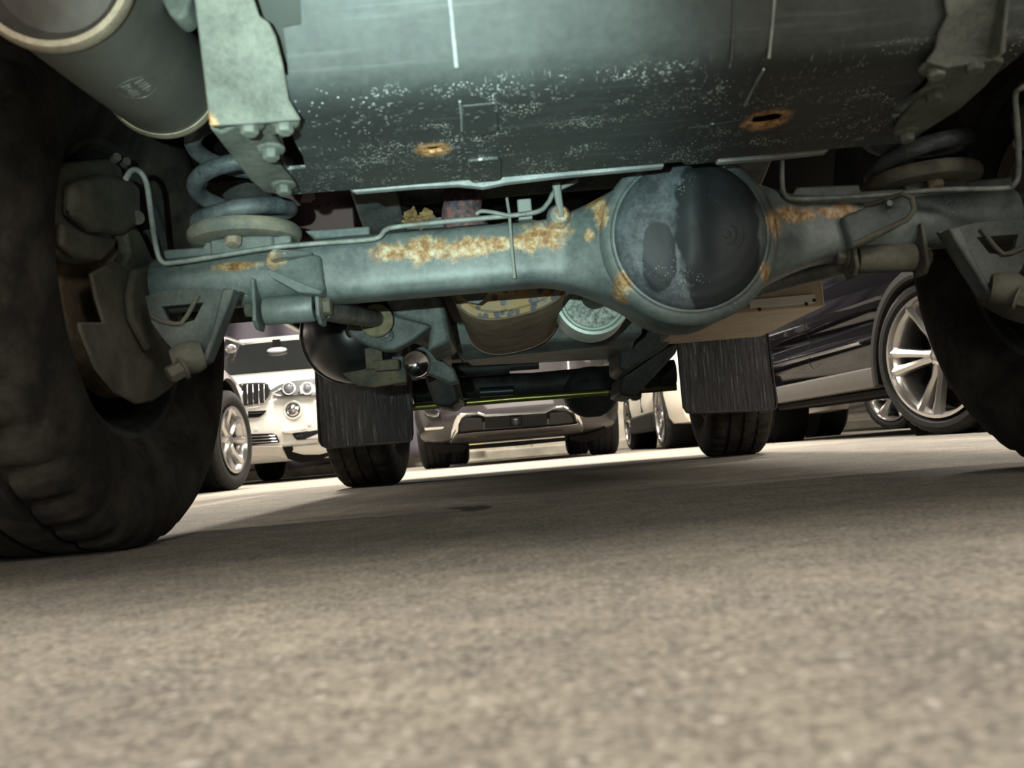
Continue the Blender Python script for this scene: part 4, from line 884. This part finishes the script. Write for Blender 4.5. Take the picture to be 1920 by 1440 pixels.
# cream car between the grey and the black one
cs = thing('cream_car', 'cream car with a dark lower sill and bright alloy wheels, seen along its flank', 'car', (2.2, 10.0, 0))
sec2 = [(.30, .22), (.06, .24), (.02, .30), (.0, .42), (-.01, .52), (.0, .62), (.0, .85), (.05, 1.0), (.12, 1.06), (.5, 1.12)]
side_body(cs, 1.45, 1, 1.78, sec2, [(8.0, .30, .75), (8.1, .1, .85), (8.35, 0, 1), (9.4, 0, 1), (10.4, 0, 1), (11.6, 0, 1), (12.0, .1, .95), (12.2, .3, .8)], CREAMP, wells=(8.75, 11.3), R=.34)
side_body(cs, 1.52, 1, 1.64, [(.02, 1.05), (.2, 1.5), (.4, 1.58)], [(9.2, .3, .8), (9.7, .05, 1), (11.3, .05, 1), (12.0, .2, .8)], plain('cream_car_windows', (.02, .02, .02), .08), 'cabin')
obj('side_sill', MB().box((1.42, 9.16, .20), (1.6, 10.9, .40)), TRIMG, cs, bevel=.03, bseg=4)
obj('door_seam', MB().box((1.437, 9.95, .42), (1.47, 9.962, 1.0)), TRIM, cs)
for y in (8.75, 11.3):
    car_wheel(cs, (1.55, y, .34), (-1, 0, 0), .34, .23, .26, 5, .12, ALLOY, sw=.035, seg=96); car_wheel(cs, (3.10, y, .34), (1, 0, 0), .34, .23, .26, 5, .12, ALLOY, sw=.035, seg=64)

# silver car at the left
vs_ = thing('silver_car', 'silver car nosing in beside the white SUV, one alloy wheel and its arch in view', 'car', (-2.8, 4.6, 0))
sec3 = [(.30, .22), (.06, .25), (.03, .32), (.0, .45), (-.01, .60), (.0, .72), (.05, .80), (.20, .86), (.55, .90)]
side_body(vs_, -1.88, -1, 1.78, sec3, [(2.2, .3, .8), (2.6, 0, 1.1), (4.0, 0, 1.12), (5.0, 0, 1.1), (5.9, .01, 1.03), (6.22, .05, .97), (6.42, .16, .9), (6.6, .34, .8), (6.68, .6, .6)], SILVER, wells=(5.86,), R=.345)
side_body(vs_, -1.96, -1, 1.62, [(.02, .9), (.22, 1.38), (.4, 1.46)], [(2.6, .2, .8), (3.2, .05, 1), (4.3, .05, 1), (5.2, .2, .55)], plain('silver_car_windows', (.02, .02, .02), .08), 'cabin')
obj('door_mirror', MB().ball(P(433, 654, 4.9), .032, 16, (1, .7, .8)), SILVER, vs_, smooth=80)
for x, o_, y in ((-1.99, 1, 5.86), (-3.54, -1, 5.86), (-1.99, 1, 3.1), (-3.54, -1, 3.1)): car_wheel(vs_, (x, y, .335), (o_, -.08 * o_, 0), .335, .23, .215, 8, 0, ALLOY, sw=.032, seg=120)

# charcoal car further back at the right, mostly behind the black one
ds = thing('charcoal_car', 'charcoal car far back, its low wheels showing beneath the black SUV', 'car', (5.0, 10.6, 0))
side_body(ds, 3.95, 1, 1.8, sec2, [(8.2, .30, .75), (8.6, 0, 1), (12.6, 0, 1), (13.0, .3, .8)], DARKP, wells=(9.3, 12.0), R=.36)
side_body(ds, 4.02, 1, 1.66, [(.02, 1.05), (.2, 1.42), (.4, 1.5)], [(9.4, .3, .8), (9.9, .05, 1), (11.5, .05, 1), (12.4, .2, .8)], plain('charcoal_car_windows', (.02, .02, .02), .08), 'cabin')
car_wheel(ds, (4.06, 9.3, .36), (-1, -.45, 0), .36, .25, .26, 5, .12, ALLOY, sw=.034, seg=96)
car_wheel(ds, (4.06, 12.0, .36), (-1, 0, 0), .36, .25, .26, 5, .12, ALLOYD, sw=.034, seg=96)
for y in (9.3, 12.0): car_wheel(ds, (5.64, y, .36), (1, 0, 0), .36, .25, .26, 5, .12, ALLOY, sw=.034, seg=64)
